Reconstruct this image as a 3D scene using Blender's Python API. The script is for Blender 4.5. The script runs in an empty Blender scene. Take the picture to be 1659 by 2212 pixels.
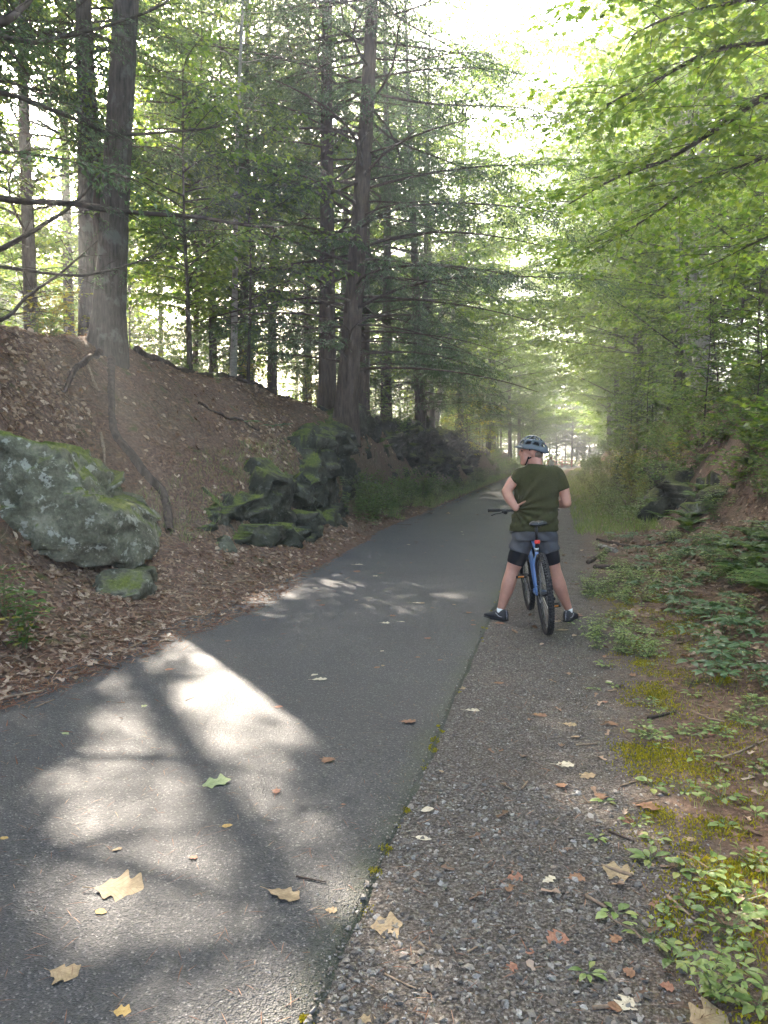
import bpy, bmesh, math, random
import numpy as np
from mathutils import Vector, Matrix

scene = bpy.context.scene
C = bpy.context.collection
R = math.radians
PI = math.pi

# ------------------------------------------------------------------ camera, sky, sun, exposure
FPX, CX, CY, EYE = 1597.0, 829.5, 1106.0, 1.6          # pixels of the photograph at 1659 x 2212
PITCH = math.atan2(CY - 985.0, FPX)
YAW = math.atan2(380.5, FPX * math.cos(PITCH))
cam_d = bpy.data.cameras.new('camera')
cam = bpy.data.objects.new('camera', cam_d); C.objects.link(cam)
cam.location = (0, 0, EYE)
cam.rotation_euler = (PI / 2 - PITCH, 0, YAW)
cam_d.sensor_fit = 'VERTICAL'; cam_d.sensor_height = 36.0; cam_d.sensor_width = 27.0
cam_d.lens = 36.0 * FPX / 2212.0
cam_d.clip_end = 2000.0
scene.camera = cam

SUN_EL, SUN_AZ = R(31.0), R(41.0)                       # azimuth: left of the path direction (+Y)
SUN = np.array([-math.sin(SUN_AZ) * math.cos(SUN_EL), math.cos(SUN_AZ) * math.cos(SUN_EL), math.sin(SUN_EL)])
world = bpy.data.worlds.new('World'); scene.world = world; world.use_nodes = True
wn = world.node_tree.nodes; wl = world.node_tree.links
bg = wn['Background']; bg.inputs['Strength'].default_value = 0.115
sky = wn.new('ShaderNodeTexSky'); sky.sky_type = 'NISHITA'; sky.sun_disc = False
sky.sun_elevation = SUN_EL; sky.sun_rotation = -SUN_AZ
sky.air_density = 1.0; sky.dust_density = 6.0; sky.ozone_density = 0.3
wl.new(sky.outputs['Color'], bg.inputs['Color'])
sl = bpy.data.lights.new('sun', 'SUN'); sl.energy = 3.3; sl.angle = R(0.6); sl.color = (1.0, 0.88, 0.74)
so = bpy.data.objects.new('sun', sl); C.objects.link(so); so.location = (0, 0, 60)
so.rotation_euler = Vector(SUN).to_track_quat('Z', 'Y').to_euler()
scene.view_settings.view_transform = 'Standard'; scene.view_settings.look = 'None'
scene.view_settings.exposure = 4.25; scene.view_settings.gamma = 1.0
scene.view_settings.use_curve_mapping = False
scene.render.engine = 'CYCLES'
cy = scene.cycles
cy.max_bounces = 7; cy.diffuse_bounces = 4; cy.glossy_bounces = 2; cy.transmission_bounces = 4
cy.volume_bounces = 0; cy.transparent_max_bounces = 6
cy.caustics_reflective = False; cy.caustics_refractive = False
cy.use_adaptive_sampling = True; cy.adaptive_threshold = 0.02
cy.use_denoising = True
try:
    cy.denoiser = 'OPENIMAGEDENOISE'; cy.denoising_input_passes = 'RGB_ALBEDO_NORMAL'
except Exception: pass
cy.sample_clamp_indirect = 8.0

# ------------------------------------------------------------------ pixel -> direction helpers
_f = np.array([-math.sin(YAW) * math.cos(PITCH), math.cos(YAW) * math.cos(PITCH), -math.sin(PITCH)])
_r = np.array([math.cos(YAW), math.sin(YAW), 0.0]); _u = np.cross(_r, _f); _o = np.array([0, 0, EYE])
def ray(px, py): return _f * FPX + _r * (px - CX) + _u * (CY - py)
def gz(px, py, z=0.0): v = ray(px, py); return _o + v * ((z - EYE) / v[2])
def gx(px, py, X): v = ray(px, py); return _o + v * (X / v[0])
def gy(px, py, Y): v = ray(px, py); return _o + v * (Y / v[1])

# ------------------------------------------------------------------ numpy noise
def _hash(i, j, k, seed):
    h = (i.astype(np.int64) * 374761393 + j.astype(np.int64) * 668265263 + k.astype(np.int64) * 2147483647 + seed * 1274126177) & 0xFFFFFFFF
    h = ((h ^ (h >> 13)) * 1274126177) & 0xFFFFFFFF
    h = ((h ^ (h >> 16)) * 2246822519) & 0xFFFFFFFF
    return ((h ^ (h >> 15)) & 0xFFFFFF) / float(0xFFFFFF)
def vnoise(p, seed=0):
    p = np.asarray(p, float); i = np.floor(p).astype(np.int64); f = p - i; f = f * f * (3 - 2 * f)
    out = 0.0
    for dx in (0, 1):
        wx = f[:, 0] if dx else 1 - f[:, 0]
        for dy in (0, 1):
            wy = f[:, 1] if dy else 1 - f[:, 1]
            for dz in (0, 1):
                wz = f[:, 2] if dz else 1 - f[:, 2]
                out = out + wx * wy * wz * _hash(i[:, 0] + dx, i[:, 1] + dy, i[:, 2] + dz, seed)
    return out * 2 - 1
def fbm(p, octv=4, seed=0, gain=0.5):
    p = np.asarray(p, float); a = 1.0; s = 0.0; t = 0.0
    for o in range(octv):
        s = s + a * vnoise(p * (2.03 ** o) + o * 17.3, seed + o); t += a; a *= gain
    return s / t
def fb2(x, y, sc, octv=3, seed=0):
    x = np.atleast_1d(x); y = np.atleast_1d(y)
    return fbm(np.stack([x * sc, y * sc, np.zeros_like(x)], -1), octv, seed)
def nrm(v): return v / np.maximum(np.linalg.norm(v, axis=-1, keepdims=True), 1e-9)

def worley(p, seed=0):
    """nearest cell centre and its random numbers"""
    i0 = np.floor(p).astype(np.int64); best = np.full(len(p), 1e9); cen = np.zeros_like(p); rnd = np.zeros((len(p), 4))
    for dx in (-1, 0, 1):
        for dy in (-1, 0, 1):
            for dz in (-1, 0, 1):
                c = i0 + [dx, dy, dz]; h = [_hash(c[:, 0], c[:, 1], c[:, 2], seed + k) for k in range(7)]
                q = c + np.stack(h[:3], -1); d = ((p - q) ** 2).sum(-1); m = d < best; best = np.where(m, d, best); cen[m] = q[m]; rnd[m] = np.stack(h[3:], -1)[m]
    return cen, rnd
def blocky(p, cell, amp, tilt, seed):
    """fractured stone: every cell is its own offset, tilted plane"""
    q = p / np.asarray(cell, float) + .25 * np.stack([fbm(p * 1.7 + k * 9, 2, seed + k) for k in range(3)], -1); c, r = worley(q, seed)
    return amp * (r[:, 0] - .5) * 2 + tilt * ((q - c) * (r[:, 1:] - .5)).sum(-1) * 2
# ------------------------------------------------------------------ mesh building
def mesh_np(name, V, faces, mats=(), smooth=True, fmat=None):
    """V (n,3); faces: list of (m,k) int arrays"""
    V = np.asarray(V, np.float32)
    faces = [np.asarray(f, np.int32) for f in faces if len(f)]
    me = bpy.data.meshes.new(name)
    me.vertices.add(len(V)); me.vertices.foreach_set('co', V.ravel())
    loops = np.concatenate([f.ravel() for f in faces]); tot = np.concatenate([np.full(len(f), f.shape[1], np.int32) for f in faces])
    start = np.concatenate([[0], np.cumsum(tot)[:-1]]).astype(np.int32)
    me.loops.add(len(loops)); me.loops.foreach_set('vertex_index', loops)
    me.polygons.add(len(tot)); me.polygons.foreach_set('loop_start', start)
    try: me.polygons.foreach_set('loop_total', tot)
    except Exception: pass
    me.polygons.foreach_set('use_smooth', np.full(len(tot), smooth))
    if fmat is not None: me.polygons.foreach_set('material_index', np.asarray(fmat, np.int32))
    for m in mats: me.materials.append(m)
    me.update(calc_edges=True); me.validate()
    return me

class MB:
    def __init__(s): s.v = []; s.f = []; s.m = []; s.n = 0
    def add(s, V, F, mat=0):
        V = np.asarray(V, float).reshape(-1, 3)
        for f in (F if isinstance(F, list) else [F]):
            f = np.asarray(f, np.int64)
            if len(f): s.f.append(f + s.n); s.m.append(np.full(len(f), mat))
        s.v.append(V); s.n += len(V); return s
    def mesh(s, name, mats, smooth=True):
        return mesh_np(name, np.concatenate(s.v), s.f, mats if isinstance(mats, (list, tuple)) else [mats], smooth, np.concatenate(s.m))
    def build(s, name, mats, parent=None, smooth=True):
        return link(name, s.mesh(name, mats, smooth), parent)

def link(name, me, parent=None):
    o = bpy.data.objects.new(name, me); C.objects.link(o)
    if parent is not None: o.parent = parent
    return o
def tag(o, label=None, cat=None, group=None, kind=None):
    if label: o['label'] = label
    if cat: o['category'] = cat
    if group: o['group'] = group
    if kind: o['kind'] = kind
    return o
def thing(name, label, cat, loc=(0, 0, 0), group=None, rot=(0, 0, 0), scale=1.0):
    o = bpy.data.objects.new(name, None); C.objects.link(o); o.empty_display_size = 0.1
    o.location = loc; o.rotation_euler = rot; o.scale = (scale,) * 3 if np.isscalar(scale) else scale
    return tag(o, label, cat, group)
_kids = {}
def copy_tree(o, loc, rotz=0.0, scale=1.0, label=None, group=None, tilt=(0, 0)):
    c = o.copy(); C.objects.link(c); c.location = loc; c.rotation_euler = (tilt[0], tilt[1], rotz); c.scale = (scale,) * 3
    if label: c['label'] = label
    if group: c['group'] = group
    if o.name not in _kids: _kids[o.name] = [(k, list(k.children)) for k in o.children]
    for k, gk in _kids[o.name]:
        kc = k.copy(); C.objects.link(kc); kc.parent = c
        for g in gk:
            gc = g.copy(); C.objects.link(gc); gc.parent = kc
    return c

def tubes(P, Rr, sides=4, cap=False):
    """batch of tubes: P (B,n,3), Rr (B,n)"""
    P = np.asarray(P, float); Rr = np.asarray(Rr, float); B, n, _ = P.shape
    T = nrm(np.gradient(P, axis=1))
    mean = nrm(P[:, -1] - P[:, 0])
    ref = np.where(np.abs(mean[:, 2:3]) > 0.8, np.array([[1.0, 0.2, 0]]), np.array([[0, 0, 1.0]]))
    A = nrm(np.cross(T, ref[:, None, :])); Bn = np.cross(T, A)
    th = np.arange(sides) * 2 * PI / sides
    V = P[:, :, None] + Rr[:, :, None, None] * (A[:, :, None] * np.cos(th)[None, None, :, None] + Bn[:, :, None] * np.sin(th)[None, None, :, None])
    i = np.arange(n - 1)[:, None]; j = np.arange(sides)[None]
    q = np.stack([i * sides + j, i * sides + (j + 1) % sides, (i + 1) * sides + (j + 1) % sides, (i + 1) * sides + j], -1).reshape(-1, 4)
    F = (q[None] + (np.arange(B) * n * sides)[:, None, None]).reshape(-1, 4)
    out = [F[:, ::-1]]
    if cap:
        c0 = (np.arange(sides)[None] + (np.arange(B) * n * sides)[:, None])
        out += [c0, c0[:, ::-1] + (n - 1) * sides]
    return V.reshape(-1, 3), out
def tube(P, r, sides=8, cap=True):
    P = np.asarray(P, float); r = np.full(len(P), r, float) if np.isscalar(r) else np.asarray(r, float)
    return tubes(P[None], r[None], sides, cap)
def smooth_path(P, n):
    """Catmull-Rom resample"""
    P = np.asarray(P, float); Q = np.vstack([2 * P[0] - P[1], P, 2 * P[-1] - P[-2]])
    t = np.linspace(0, len(P) - 1 - 1e-6, n); i = t.astype(int); f = (t - i)[:, None]
    a, b, c, d = Q[i], Q[i + 1], Q[i + 2], Q[i + 3]
    return 0.5 * (2 * b + (c - a) * f + (2 * a - 5 * b + 4 * c - d) * f ** 2 + (3 * b - a - 3 * c + d) * f ** 3)
def box(c, s, rot=None):
    c = np.asarray(c, float); s = np.asarray(s, float) / 2
    V = np.array([[x, y, z] for x in (-1, 1) for y in (-1, 1) for z in (-1, 1)], float) * s
    if rot is not None: V = V @ np.asarray(rot).T
    F = np.array([[0, 1, 3, 2], [4, 6, 7, 5], [0, 4, 5, 1], [2, 3, 7, 6], [0, 2, 6, 4], [1, 5, 7, 3]])
    return V + c, F
def rings(Cn, A, Bv, n=20, cap=True, pw=1.0):
    """loft: centres (k,3), half axes A,Bv (k,3)"""
    Cn, A, Bv = (np.asarray(q, float) for q in (Cn, A, Bv)); k = len(Cn)
    th = np.arange(n) * 2 * PI / n; c, s = np.cos(th), np.sin(th)
    c = np.sign(c) * np.abs(c) ** pw; s = np.sign(s) * np.abs(s) ** pw
    V = Cn[:, None] + A[:, None] * c[None, :, None] + Bv[:, None] * s[None, :, None]
    i = np.arange(k - 1)[:, None]; j = np.arange(n)[None]
    q = np.stack([i * n + j, i * n + (j + 1) % n, (i + 1) * n + (j + 1) % n, (i + 1) * n + j], -1).reshape(-1, 4)
    F = [q]
    if cap: F += [np.arange(n)[None, ::-1], (np.arange(n) + (k - 1) * n)[None]]
    return V.reshape(-1, 3), F
def ellipsoid(c, r, nu=16, nv=10, rot=None):
    u = np.arange(nu) * 2 * PI / nu; v = np.linspace(-PI / 2, PI / 2, nv + 1)
    V = np.stack([np.cos(v)[:, None] * np.cos(u)[None], np.cos(v)[:, None] * np.sin(u)[None], np.sin(v)[:, None] + 0 * u[None]], -1).reshape(-1, 3) * np.asarray(r, float)
    if rot is not None: V = V @ np.asarray(rot).T
    i = np.arange(nv)[:, None]; j = np.arange(nu)[None]
    q = np.stack([i * nu + j, i * nu + (j + 1) % nu, (i + 1) * nu + (j + 1) % nu, (i + 1) * nu + j], -1).reshape(-1, 4)
    return V + np.asarray(c, float), [q]

# ------------------------------------------------------------------ leaves
def T(rows):  # template as strip along the midrib: rows of (along, halfwidth, lift of edge, midrib z)
    V = []; q = []; t = []
    for a, w, e, m in rows:
        V += [(a, -w, e), (a, 0, m), (a, w, e)]
    k = len(rows)
    for i in range(k - 1):
        b = 3 * i; q += [[b, b + 1, b + 4, b + 3], [b + 1, b + 2, b + 5, b + 4]]
    return np.array(V, float), [np.array(q)]
RHOMB = (np.array([(0, 0, 0), (.45, -.5, .12), (1, 0, -.08), (.45, .5, .12)], float), [np.array([[0, 1, 2], [0, 2, 3]])])
NEEDLE = (np.array([(0, 0, 0), (.4, -.5, 0), (1, 0, -.06), (.4, .5, 0)], float), [np.array([[0, 1, 2, 3]])])
OVAL = (np.array([(0, 0, 0), (.3, -.46, .1), (.68, -.42, .08), (1, 0, -.12), (.68, .42, .08), (.3, .46, .1)], float), [np.array([[0, 1, 2, 3], [0, 3, 4, 5]])])
_mp = [(0, 0), (.05, -.5), (.4, -.3), (.62, -.55), (.66, -.2), (1, 0), (.66, .2), (.62, .55), (.4, .3), (.05, .5)]
MAPLE = (np.array([(a, b, .12 * abs(b) - .14 * max(0, a - .5)) for a, b in _mp], float), [np.array([[0, 1, 2, 3, 4, 5][::-1], [0, 5, 6, 7, 8, 9][::-1]])])
OAK = T([(0, .0, 0, 0), (.12, .10, .02, 0), (.22, .30, .08, .0), (.32, .12, .03, .0), (.44, .44, .12, .01), (.55, .15, .04, .02), (.68, .36, .1, .0), (.78, .13, .03, -.01), (.88, .18, .04, -.04), (1, .01, -.06, -.06)])
OAKLO = T([(0, .16, .05, 0), (.28, .36, .16, 0), (.46, .14, .03, .03), (1, .22, .02, -.06)])
BROAD = T([(0, .02, 0, 0), (.25, .36, .06, -.01), (.55, .42, .05, .02), (.8, .24, -.02, -.02), (1, .01, -.12, -.12)])
def _lob(n, k, ph, lo, env, up, jag=.0):
    a = np.linspace(0, 1, n); w = env(a) * (lo + (1 - lo) * (.5 + .5 * np.cos(2 * PI * (k * a + ph))) ** 1.3); return T([(x, float(q), up * float(q), 0.0) for x, q in zip(a, w)])
OAKHI = _lob(31, 3.4, .2, .60, lambda a: .46 * np.sin(PI * np.clip(a, 0, 1) ** 1.15) ** .7 * (.75 + .4 * a) + .004, .05)
OAKPT = _lob(27, 2.4, .3, .48, lambda a: .52 * np.sin(PI * np.clip(a, 0, 1) ** 1.0) ** .6 + .004, .05)
OVALHI = _lob(13, 0, 0, 1, lambda a: .36 * np.sin(PI * np.clip(a, 0, 1) ** .85) ** .8 + .004, .05)
def leafs(pos, dr, nm, L, W, tmpl):
    tv, tf = tmpl; N = len(pos)
    dr = nrm(dr); side = nrm(np.cross(nm, dr)); up = np.cross(dr, side)
    V = pos[:, None] + dr[:, None] * (tv[None, :, 0:1] * L[:, None, None]) + side[:, None] * (tv[None, :, 1:2] * W[:, None, None]) + up[:, None] * (tv[None, :, 2:3] * L[:, None, None])
    off = (np.arange(N) * len(tv))[:, None, None]
    return V.reshape(-1, 3), [(f[None] + off).reshape(-1, f.shape[1]) for f in tf]

# ------------------------------------------------------------------ materials
def newmat(name):
    m = bpy.data.materials.new(name); m.use_nodes = True
    return m, m.node_tree.nodes, m.node_tree.links, m.node_tree.nodes['Principled BSDF']
def ramp(N, stops, interp='LINEAR'):
    r = N.new('ShaderNodeValToRGB'); e = r.color_ramp.elements; r.color_ramp.interpolation = interp
    while len(e) < len(stops): e.new(0.5)
    for k, (p, c) in enumerate(stops): e[k].position = p; e[k].color = (*c, 1)
    return r
def texn(N, L, coord, scale, detail=4, rough=0.55, kind='noise', **kw):
    t = N.new('ShaderNodeTexNoise' if kind == 'noise' else 'ShaderNodeTexVoronoi')
    t.inputs['Scale'].default_value = scale
    if kind == 'noise': t.inputs['Detail'].default_value = detail; t.inputs['Roughness'].default_value = rough
    if coord is not None: L.new(coord, t.inputs['Vector'])
    return t
def mixc(N, L, fac, a, b, mode='MIX'):
    m = N.new('ShaderNodeMix'); m.data_type = 'RGBA'; m.blend_type = mode
    for sock, v in ((m.inputs[0], fac), (m.inputs[6], a), (m.inputs[7], b)):
        if isinstance(v, bpy.types.NodeSocket): L.new(v, sock)
        elif isinstance(v, (int, float)): sock.default_value = v
        else: sock.default_value = (*v, 1)
    return m.outputs[2]
def mathn(N, L, op, a, b=0.0, c=None, clamp=False):
    m = N.new('ShaderNodeMath'); m.operation = op; m.use_clamp = clamp
    for i, v in enumerate((a, b) if c is None else (a, b, c)):
        if isinstance(v, bpy.types.NodeSocket): L.new(v, m.inputs[i])
        else: m.inputs[i].default_value = v
    return m.outputs[0]
def bump(N, L, bsdf, h, strength=0.4, dist=0.01):
    b = N.new('ShaderNodeBump'); b.inputs['Strength'].default_value = strength; b.inputs['Distance'].default_value = dist
    L.new(h, b.inputs['Height']); L.new(b.outputs['Normal'], bsdf.inputs['Normal'])
def plain(name, col, rough=0.5, metal=0.0, noise=0.0, nscale=30.0, bmp=0.0, spec=0.5):
    m, N, L, p = newmat(name)
    p.inputs['Roughness'].default_value = rough; p.inputs['Metallic'].default_value = metal
    p.inputs['Specular IOR Level'].default_value = spec
    g = N.new('ShaderNodeTexCoord').outputs['Object']
    t = texn(N, L, g, nscale, 5)
    k = max(noise, 0.06)
    r = ramp(N, [(0.3, tuple(c * (1 - k) for c in col)), (0.7, tuple(min(1, c * (1 + k)) for c in col))])
    L.new(t.outputs['Fac'], r.inputs['Fac']); L.new(r.outputs['Color'], p.inputs['Base Color'])
    if bmp: bump(N, L, p, t.outputs['Fac'], bmp, 0.01)
    return m
def leafmat(name, cols, trans=0.5, tcol=None, rough=0.45, spec=0.35, objvar=0.25):
    """leaf: gloss + diffuse + light shining through; colour varies leaf by leaf and tree by tree"""
    m, N, L, p = newmat(name)
    g = N.new('ShaderNodeNewGeometry'); oi = N.new('ShaderNodeObjectInfo')
    k = len(cols); r = ramp(N, [(i / max(1, k - 1), c) for i, c in enumerate(cols)])
    L.new(g.outputs['Random Per Island'], r.inputs['Fac'])
    v = mathn(N, L, 'MULTIPLY_ADD', oi.outputs['Random'], objvar, 1 - objvar / 2)
    h = N.new('ShaderNodeHueSaturation'); L.new(r.outputs['Color'], h.inputs['Color']); L.new(v, h.inputs['Value'])
    L.new(h.outputs['Color'], p.inputs['Base Color'])
    p.inputs['Roughness'].default_value = rough; p.inputs['Specular IOR Level'].default_value = spec
    if trans > 0:
        t = N.new('ShaderNodeBsdfTranslucent'); mx = N.new('ShaderNodeMixShader'); mx.inputs[0].default_value = trans
        tc = mixc(N, L, 1.0, h.outputs['Color'], tcol or (1.5, 1.35, 0.55), 'MULTIPLY')
        L.new(tc, t.inputs['Color']); L.new(p.outputs[0], mx.inputs[1]); L.new(t.outputs[0], mx.inputs[2])
        L.new(mx.outputs[0], N['Material Output'].inputs['Surface'])
    return m
# ================================================================== THE GROUND
def bend(y): return np.maximum(0, np.asarray(y, float) - 48) ** 2 * 0.00072
LEFT = [(-6, [(-60, 5), (-14, 3.9), (-9, 3.6), (-7.2, 3.1), (-6.2, 2.2), (-5.0, .5), (-4.3, .16), (-3.6, 0)]),
        (6, [(-60, 5), (-14, 3.9), (-9, 3.65), (-7.1, 3.2), (-6.1, 2.3), (-4.9, .5), (-4.1, .18), (-3.5, 0)]),
        (8.7, [(-60, 5), (-14, 3.8), (-9, 3.6), (-7.1, 3.27), (-5.8, 1.65), (-5.0, .65), (-4.2, .26), (-3.35, 0)]),
        (10.3, [(-60, 5), (-14, 3.8), (-9, 3.6), (-7.1, 3.27), (-5.6, 1.85), (-4.75, 1.1), (-4.4, .35), (-3.9, .2), (-3.3, 0)]),
        (12, [(-60, 5), (-14, 3.7), (-9, 3.55), (-7.0, 3.3), (-5.4, 1.95), (-4.7, 1.3), (-4.35, .35), (-3.9, .2), (-3.4, 0)]),
        (15, [(-60, 5), (-14, 3.7), (-9, 3.5), (-7.0, 3.3), (-5.6, 2.4), (-4.95, 1.7), (-4.6, .35), (-4.2, .2), (-3.7, 0)]),
        (18.5, [(-60, 5), (-14, 3.7), (-9, 3.3), (-6.6, 2.85), (-5.6, 2.5), (-5.25, 2.0), (-5.0, .4), (-4.6, .2), (-3.8, 0)]),
        (30, [(-60, 5), (-14, 3.8), (-9, 3.2), (-7, 2.7), (-5.9, 2.2), (-5.3, .9), (-4.7, .2), (-3.8, 0)]),
        (74, [(-60, 5), (-14, 3.5), (-9, 3.0), (-7, 2.5), (-6.0, 2.0), (-5.2, .8), (-4.6, .2), (-3.8, 0)]),
        (97, [(-60, 3), (-14, .8), (-9, .5), (-7, .35), (-6.0, .25), (-5.2, .1), (-4.6, .05), (-3.8, 0)]),
        (120, [(-60, 1), (-14, .1), (-9, .1), (-7, .05), (-6.0, .05), (-5.2, .02), (-4.6, .0), (-3.8, 0)])]
RIGHT = [(-6, [(-.7, 0.006), (.9, .0), (1.6, .09), (2.6, .4), (3.2, .8), (4.3, 2.0), (5.5, 3.0), (9, 3.7), (60, 5)]),
         (8, [(-.7, 0.006), (.9, .0), (1.7, .09), (2.6, .36), (3.2, .7), (4.3, 2.0), (5.5, 3.0), (9, 3.7), (60, 5)]),
         (13, [(-.7, 0.006), (1.1, .03), (2.0, .13), (2.9, .45), (3.5, 1.2), (4.3, 2.3), (5.5, 3.2), (9, 3.8), (60, 5)]),
         (18, [(-.7, 0.006), (1.2, .03), (2.1, .15), (2.5, .6), (3.0, 1.35), (3.8, 2.6), (5.0, 3.3), (9, 3.9), (60, 5)]),
         (26, [(-.7, 0.006), (1.2, .03), (2.1, .25), (2.6, .9), (3.1, 1.8), (4.0, 3.2), (5.5, 3.6), (9, 4), (60, 5)]),
         (74, [(-.7, 0.006), (1.2, .03), (2.1, .2), (2.7, .8), (3.2, 1.5), (4.3, 2.6), (5.5, 3.0), (9, 3.4), (60, 5)]),
         (97, [(-.7, 0.006), (1.2, .02), (2.1, .1), (2.7, .15), (3.2, .2), (4.3, .3), (5.5, .4), (9, .6), (60, 3)]),
         (120, [(-.7, 0.006), (1.2, .0), (2.1, .02), (2.7, .02), (3.2, .05), (4.3, .05), (5.5, .1), (9, .1), (60, 1)])]
def _sec(S, x, y):
    ys = [s[0] for s in S]; Z = np.array([np.interp(x, [p[0] for p in s[1]], [p[1] for p in s[1]]) for s in S])
    t = np.clip(np.interp(y, ys, np.arange(len(ys))), 0, len(ys) - 1 - 1e-6); i = t.astype(int); f = t - i; f = f * f * (3 - 2 * f)
    k = np.arange(len(x)); return Z[i, k] * (1 - f) + Z[i + 1, k] * f
def hgt(x, y):
    x = np.atleast_1d(np.asarray(x, float)).ravel(); y = np.atleast_1d(np.asarray(y, float)).ravel()
    xr = x - bend(y)
    z = np.where(xr < -2, _sec(LEFT, xr, y), _sec(RIGHT, xr, y))
    off = np.clip(np.maximum(-3.5 - xr, xr - 0.9), 0, 1.5) / 1.5
    z = z + off * (0.22 * fb2(x, y, .55, 3, 3) + 0.10 * fb2(x, y, 2.3, 3, 9) + .035 * fb2(x, y, 5.5, 2, 19)) + np.clip(off * 2 + .15, 0, 1) * 0.022 * fb2(x, y, 7, 2, 5)
    return z
def h1(x, y): return float(hgt(x, y)[0])

def axis(segs):
    out = [segs[0][0]]
    for a, b, n in segs: out += list(np.linspace(a, b, n + 1)[1:])
    return np.array(out)
xs = axis([(-400, -60, 10), (-60, -14, 30), (-14, -9, 25), (-9, -3, 52), (-3, -.8, 8), (-.8, 4.5, 52), (4.5, 10, 24), (10, 60, 30), (60, 400, 10)])
ys = axis([(-40, -4, 8), (-4, 2, 16), (2, 26, 170), (26, 60, 70), (60, 130, 60), (130, 500, 20)])
GX, GY = np.meshgrid(xs, ys); gzv = hgt(GX, GY)
nx, ny = len(xs), len(ys); i = np.arange(ny - 1)[:, None]; j = np.arange(nx - 1)[None]
gq = np.stack([i * nx + j, i * nx + j + 1, (i + 1) * nx + j + 1, (i + 1) * nx + j], -1).reshape(-1, 4)

def xL(y):   # where needles and leaves stop on the left side of the asphalt
    y = np.asarray(y, float)
    b = np.interp(y, [0, 4, 6, 7.7, 9.5, 11.4, 16, 22, 37, 60], [-3.45, -3.35, -3.15, -3.1, -3.28, -3.42, -3.78, -3.6, -3.5, -3.6])
    return b + bend(y) + 0.10 * fb2(np.zeros_like(y), y, 1.6, 3, 77).reshape(np.shape(y))

# ground material: needle duff, leaf mould, moss; grey grit in the shoulder strip
def ground_material():
    m, N, L, p = newmat('forest_floor')
    geo = N.new('ShaderNodeNewGeometry'); P = geo.outputs['Position']
    sx = N.new('ShaderNodeSeparateXYZ'); L.new(P, sx.inputs[0])
    n1 = texn(N, L, P, 0.9, 5, .6); n2 = texn(N, L, P, 22, 5, .7); n3 = texn(N, L, P, 90, 3, .6); n4 = texn(N, L, P, 2.6, 4, .6)
    duff = ramp(N, [(.25, (.045, .028, .020)), (.5, (.13, .078, .055)), (.75, (.26, .165, .115))]); L.new(n2.outputs['Fac'], duff.inputs['Fac'])
    mould = ramp(N, [(.25, (.05, .035, .024)), (.55, (.15, .10, .068)), (.8, (.30, .215, .15))]); L.new(n2.outputs['Fac'], mould.inputs['Fac'])
    f1 = ramp(N, [(.42, (0, 0, 0)), (.58, (1, 1, 1))]); L.new(n1.outputs['Fac'], f1.inputs['Fac'])
    c = mixc(N, L, f1.outputs['Color'], duff.outputs['Color'], mould.outputs['Color'])
    # moss
    f2 = ramp(N, [(.60, (0, 0, 0)), (.68, (1, 1, 1))]); L.new(n4.outputs['Fac'], f2.inputs['Fac'])
    moss = ramp(N, [(.3, (.03, .045, .012)), (.7, (.09, .11, .025))]); L.new(n3.outputs['Fac'], moss.inputs['Fac'])
    c = mixc(N, L, mathn(N, L, 'MULTIPLY', f2.outputs['Color'], .75), c, moss.outputs['Color'])
    # grit strip between asphalt and verge
    wob = mathn(N, L, 'MULTIPLY_ADD', n4.outputs['Fac'], 0.9, -0.45)
    xw = mathn(N, L, 'ADD', sx.outputs['X'], wob)
    inn = N.new('ShaderNodeMapRange'); inn.inputs[1].default_value = 0.75; inn.inputs[2].default_value = 0.25; L.new(xw, inn.inputs[0])
    inl = mathn(N, L, 'GREATER_THAN', sx.outputs['X'], -2.0)
    inf = mathn(N, L, 'LESS_THAN', sx.outputs['Y'], 45.0)
    gmask = mathn(N, L, 'MULTIPLY', mathn(N, L, 'MULTIPLY', inn.outputs[0], inl), inf)
    grit = ramp(N, [(.3, (.042, .035, .029)), (.5, (.095, .080, .068)), (.72, (.24, .215, .19))]); L.new(n3.outputs['Fac'], grit.inputs['Fac'])
    c = mixc(N, L, gmask, c, grit.outputs['Color'])
    L.new(c, p.inputs['Base Color']); p.inputs['Roughness'].default_value = .95; p.inputs['Specular IOR Level'].default_value = .2
    bump(N, L, p, mathn(N, L, 'ADD', n2.outputs['Fac'], mathn(N, L, 'MULTIPLY', n4.outputs['Fac'], 3.0)), 1.0, .05)
    return m
M = {}
M['floor'] = ground_material()
ground = link('ground', mesh_np('ground', np.stack([GX.ravel(), GY.ravel(), gzv], -1), [gq], [M['floor']]))
tag(ground, kind='structure')

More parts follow.
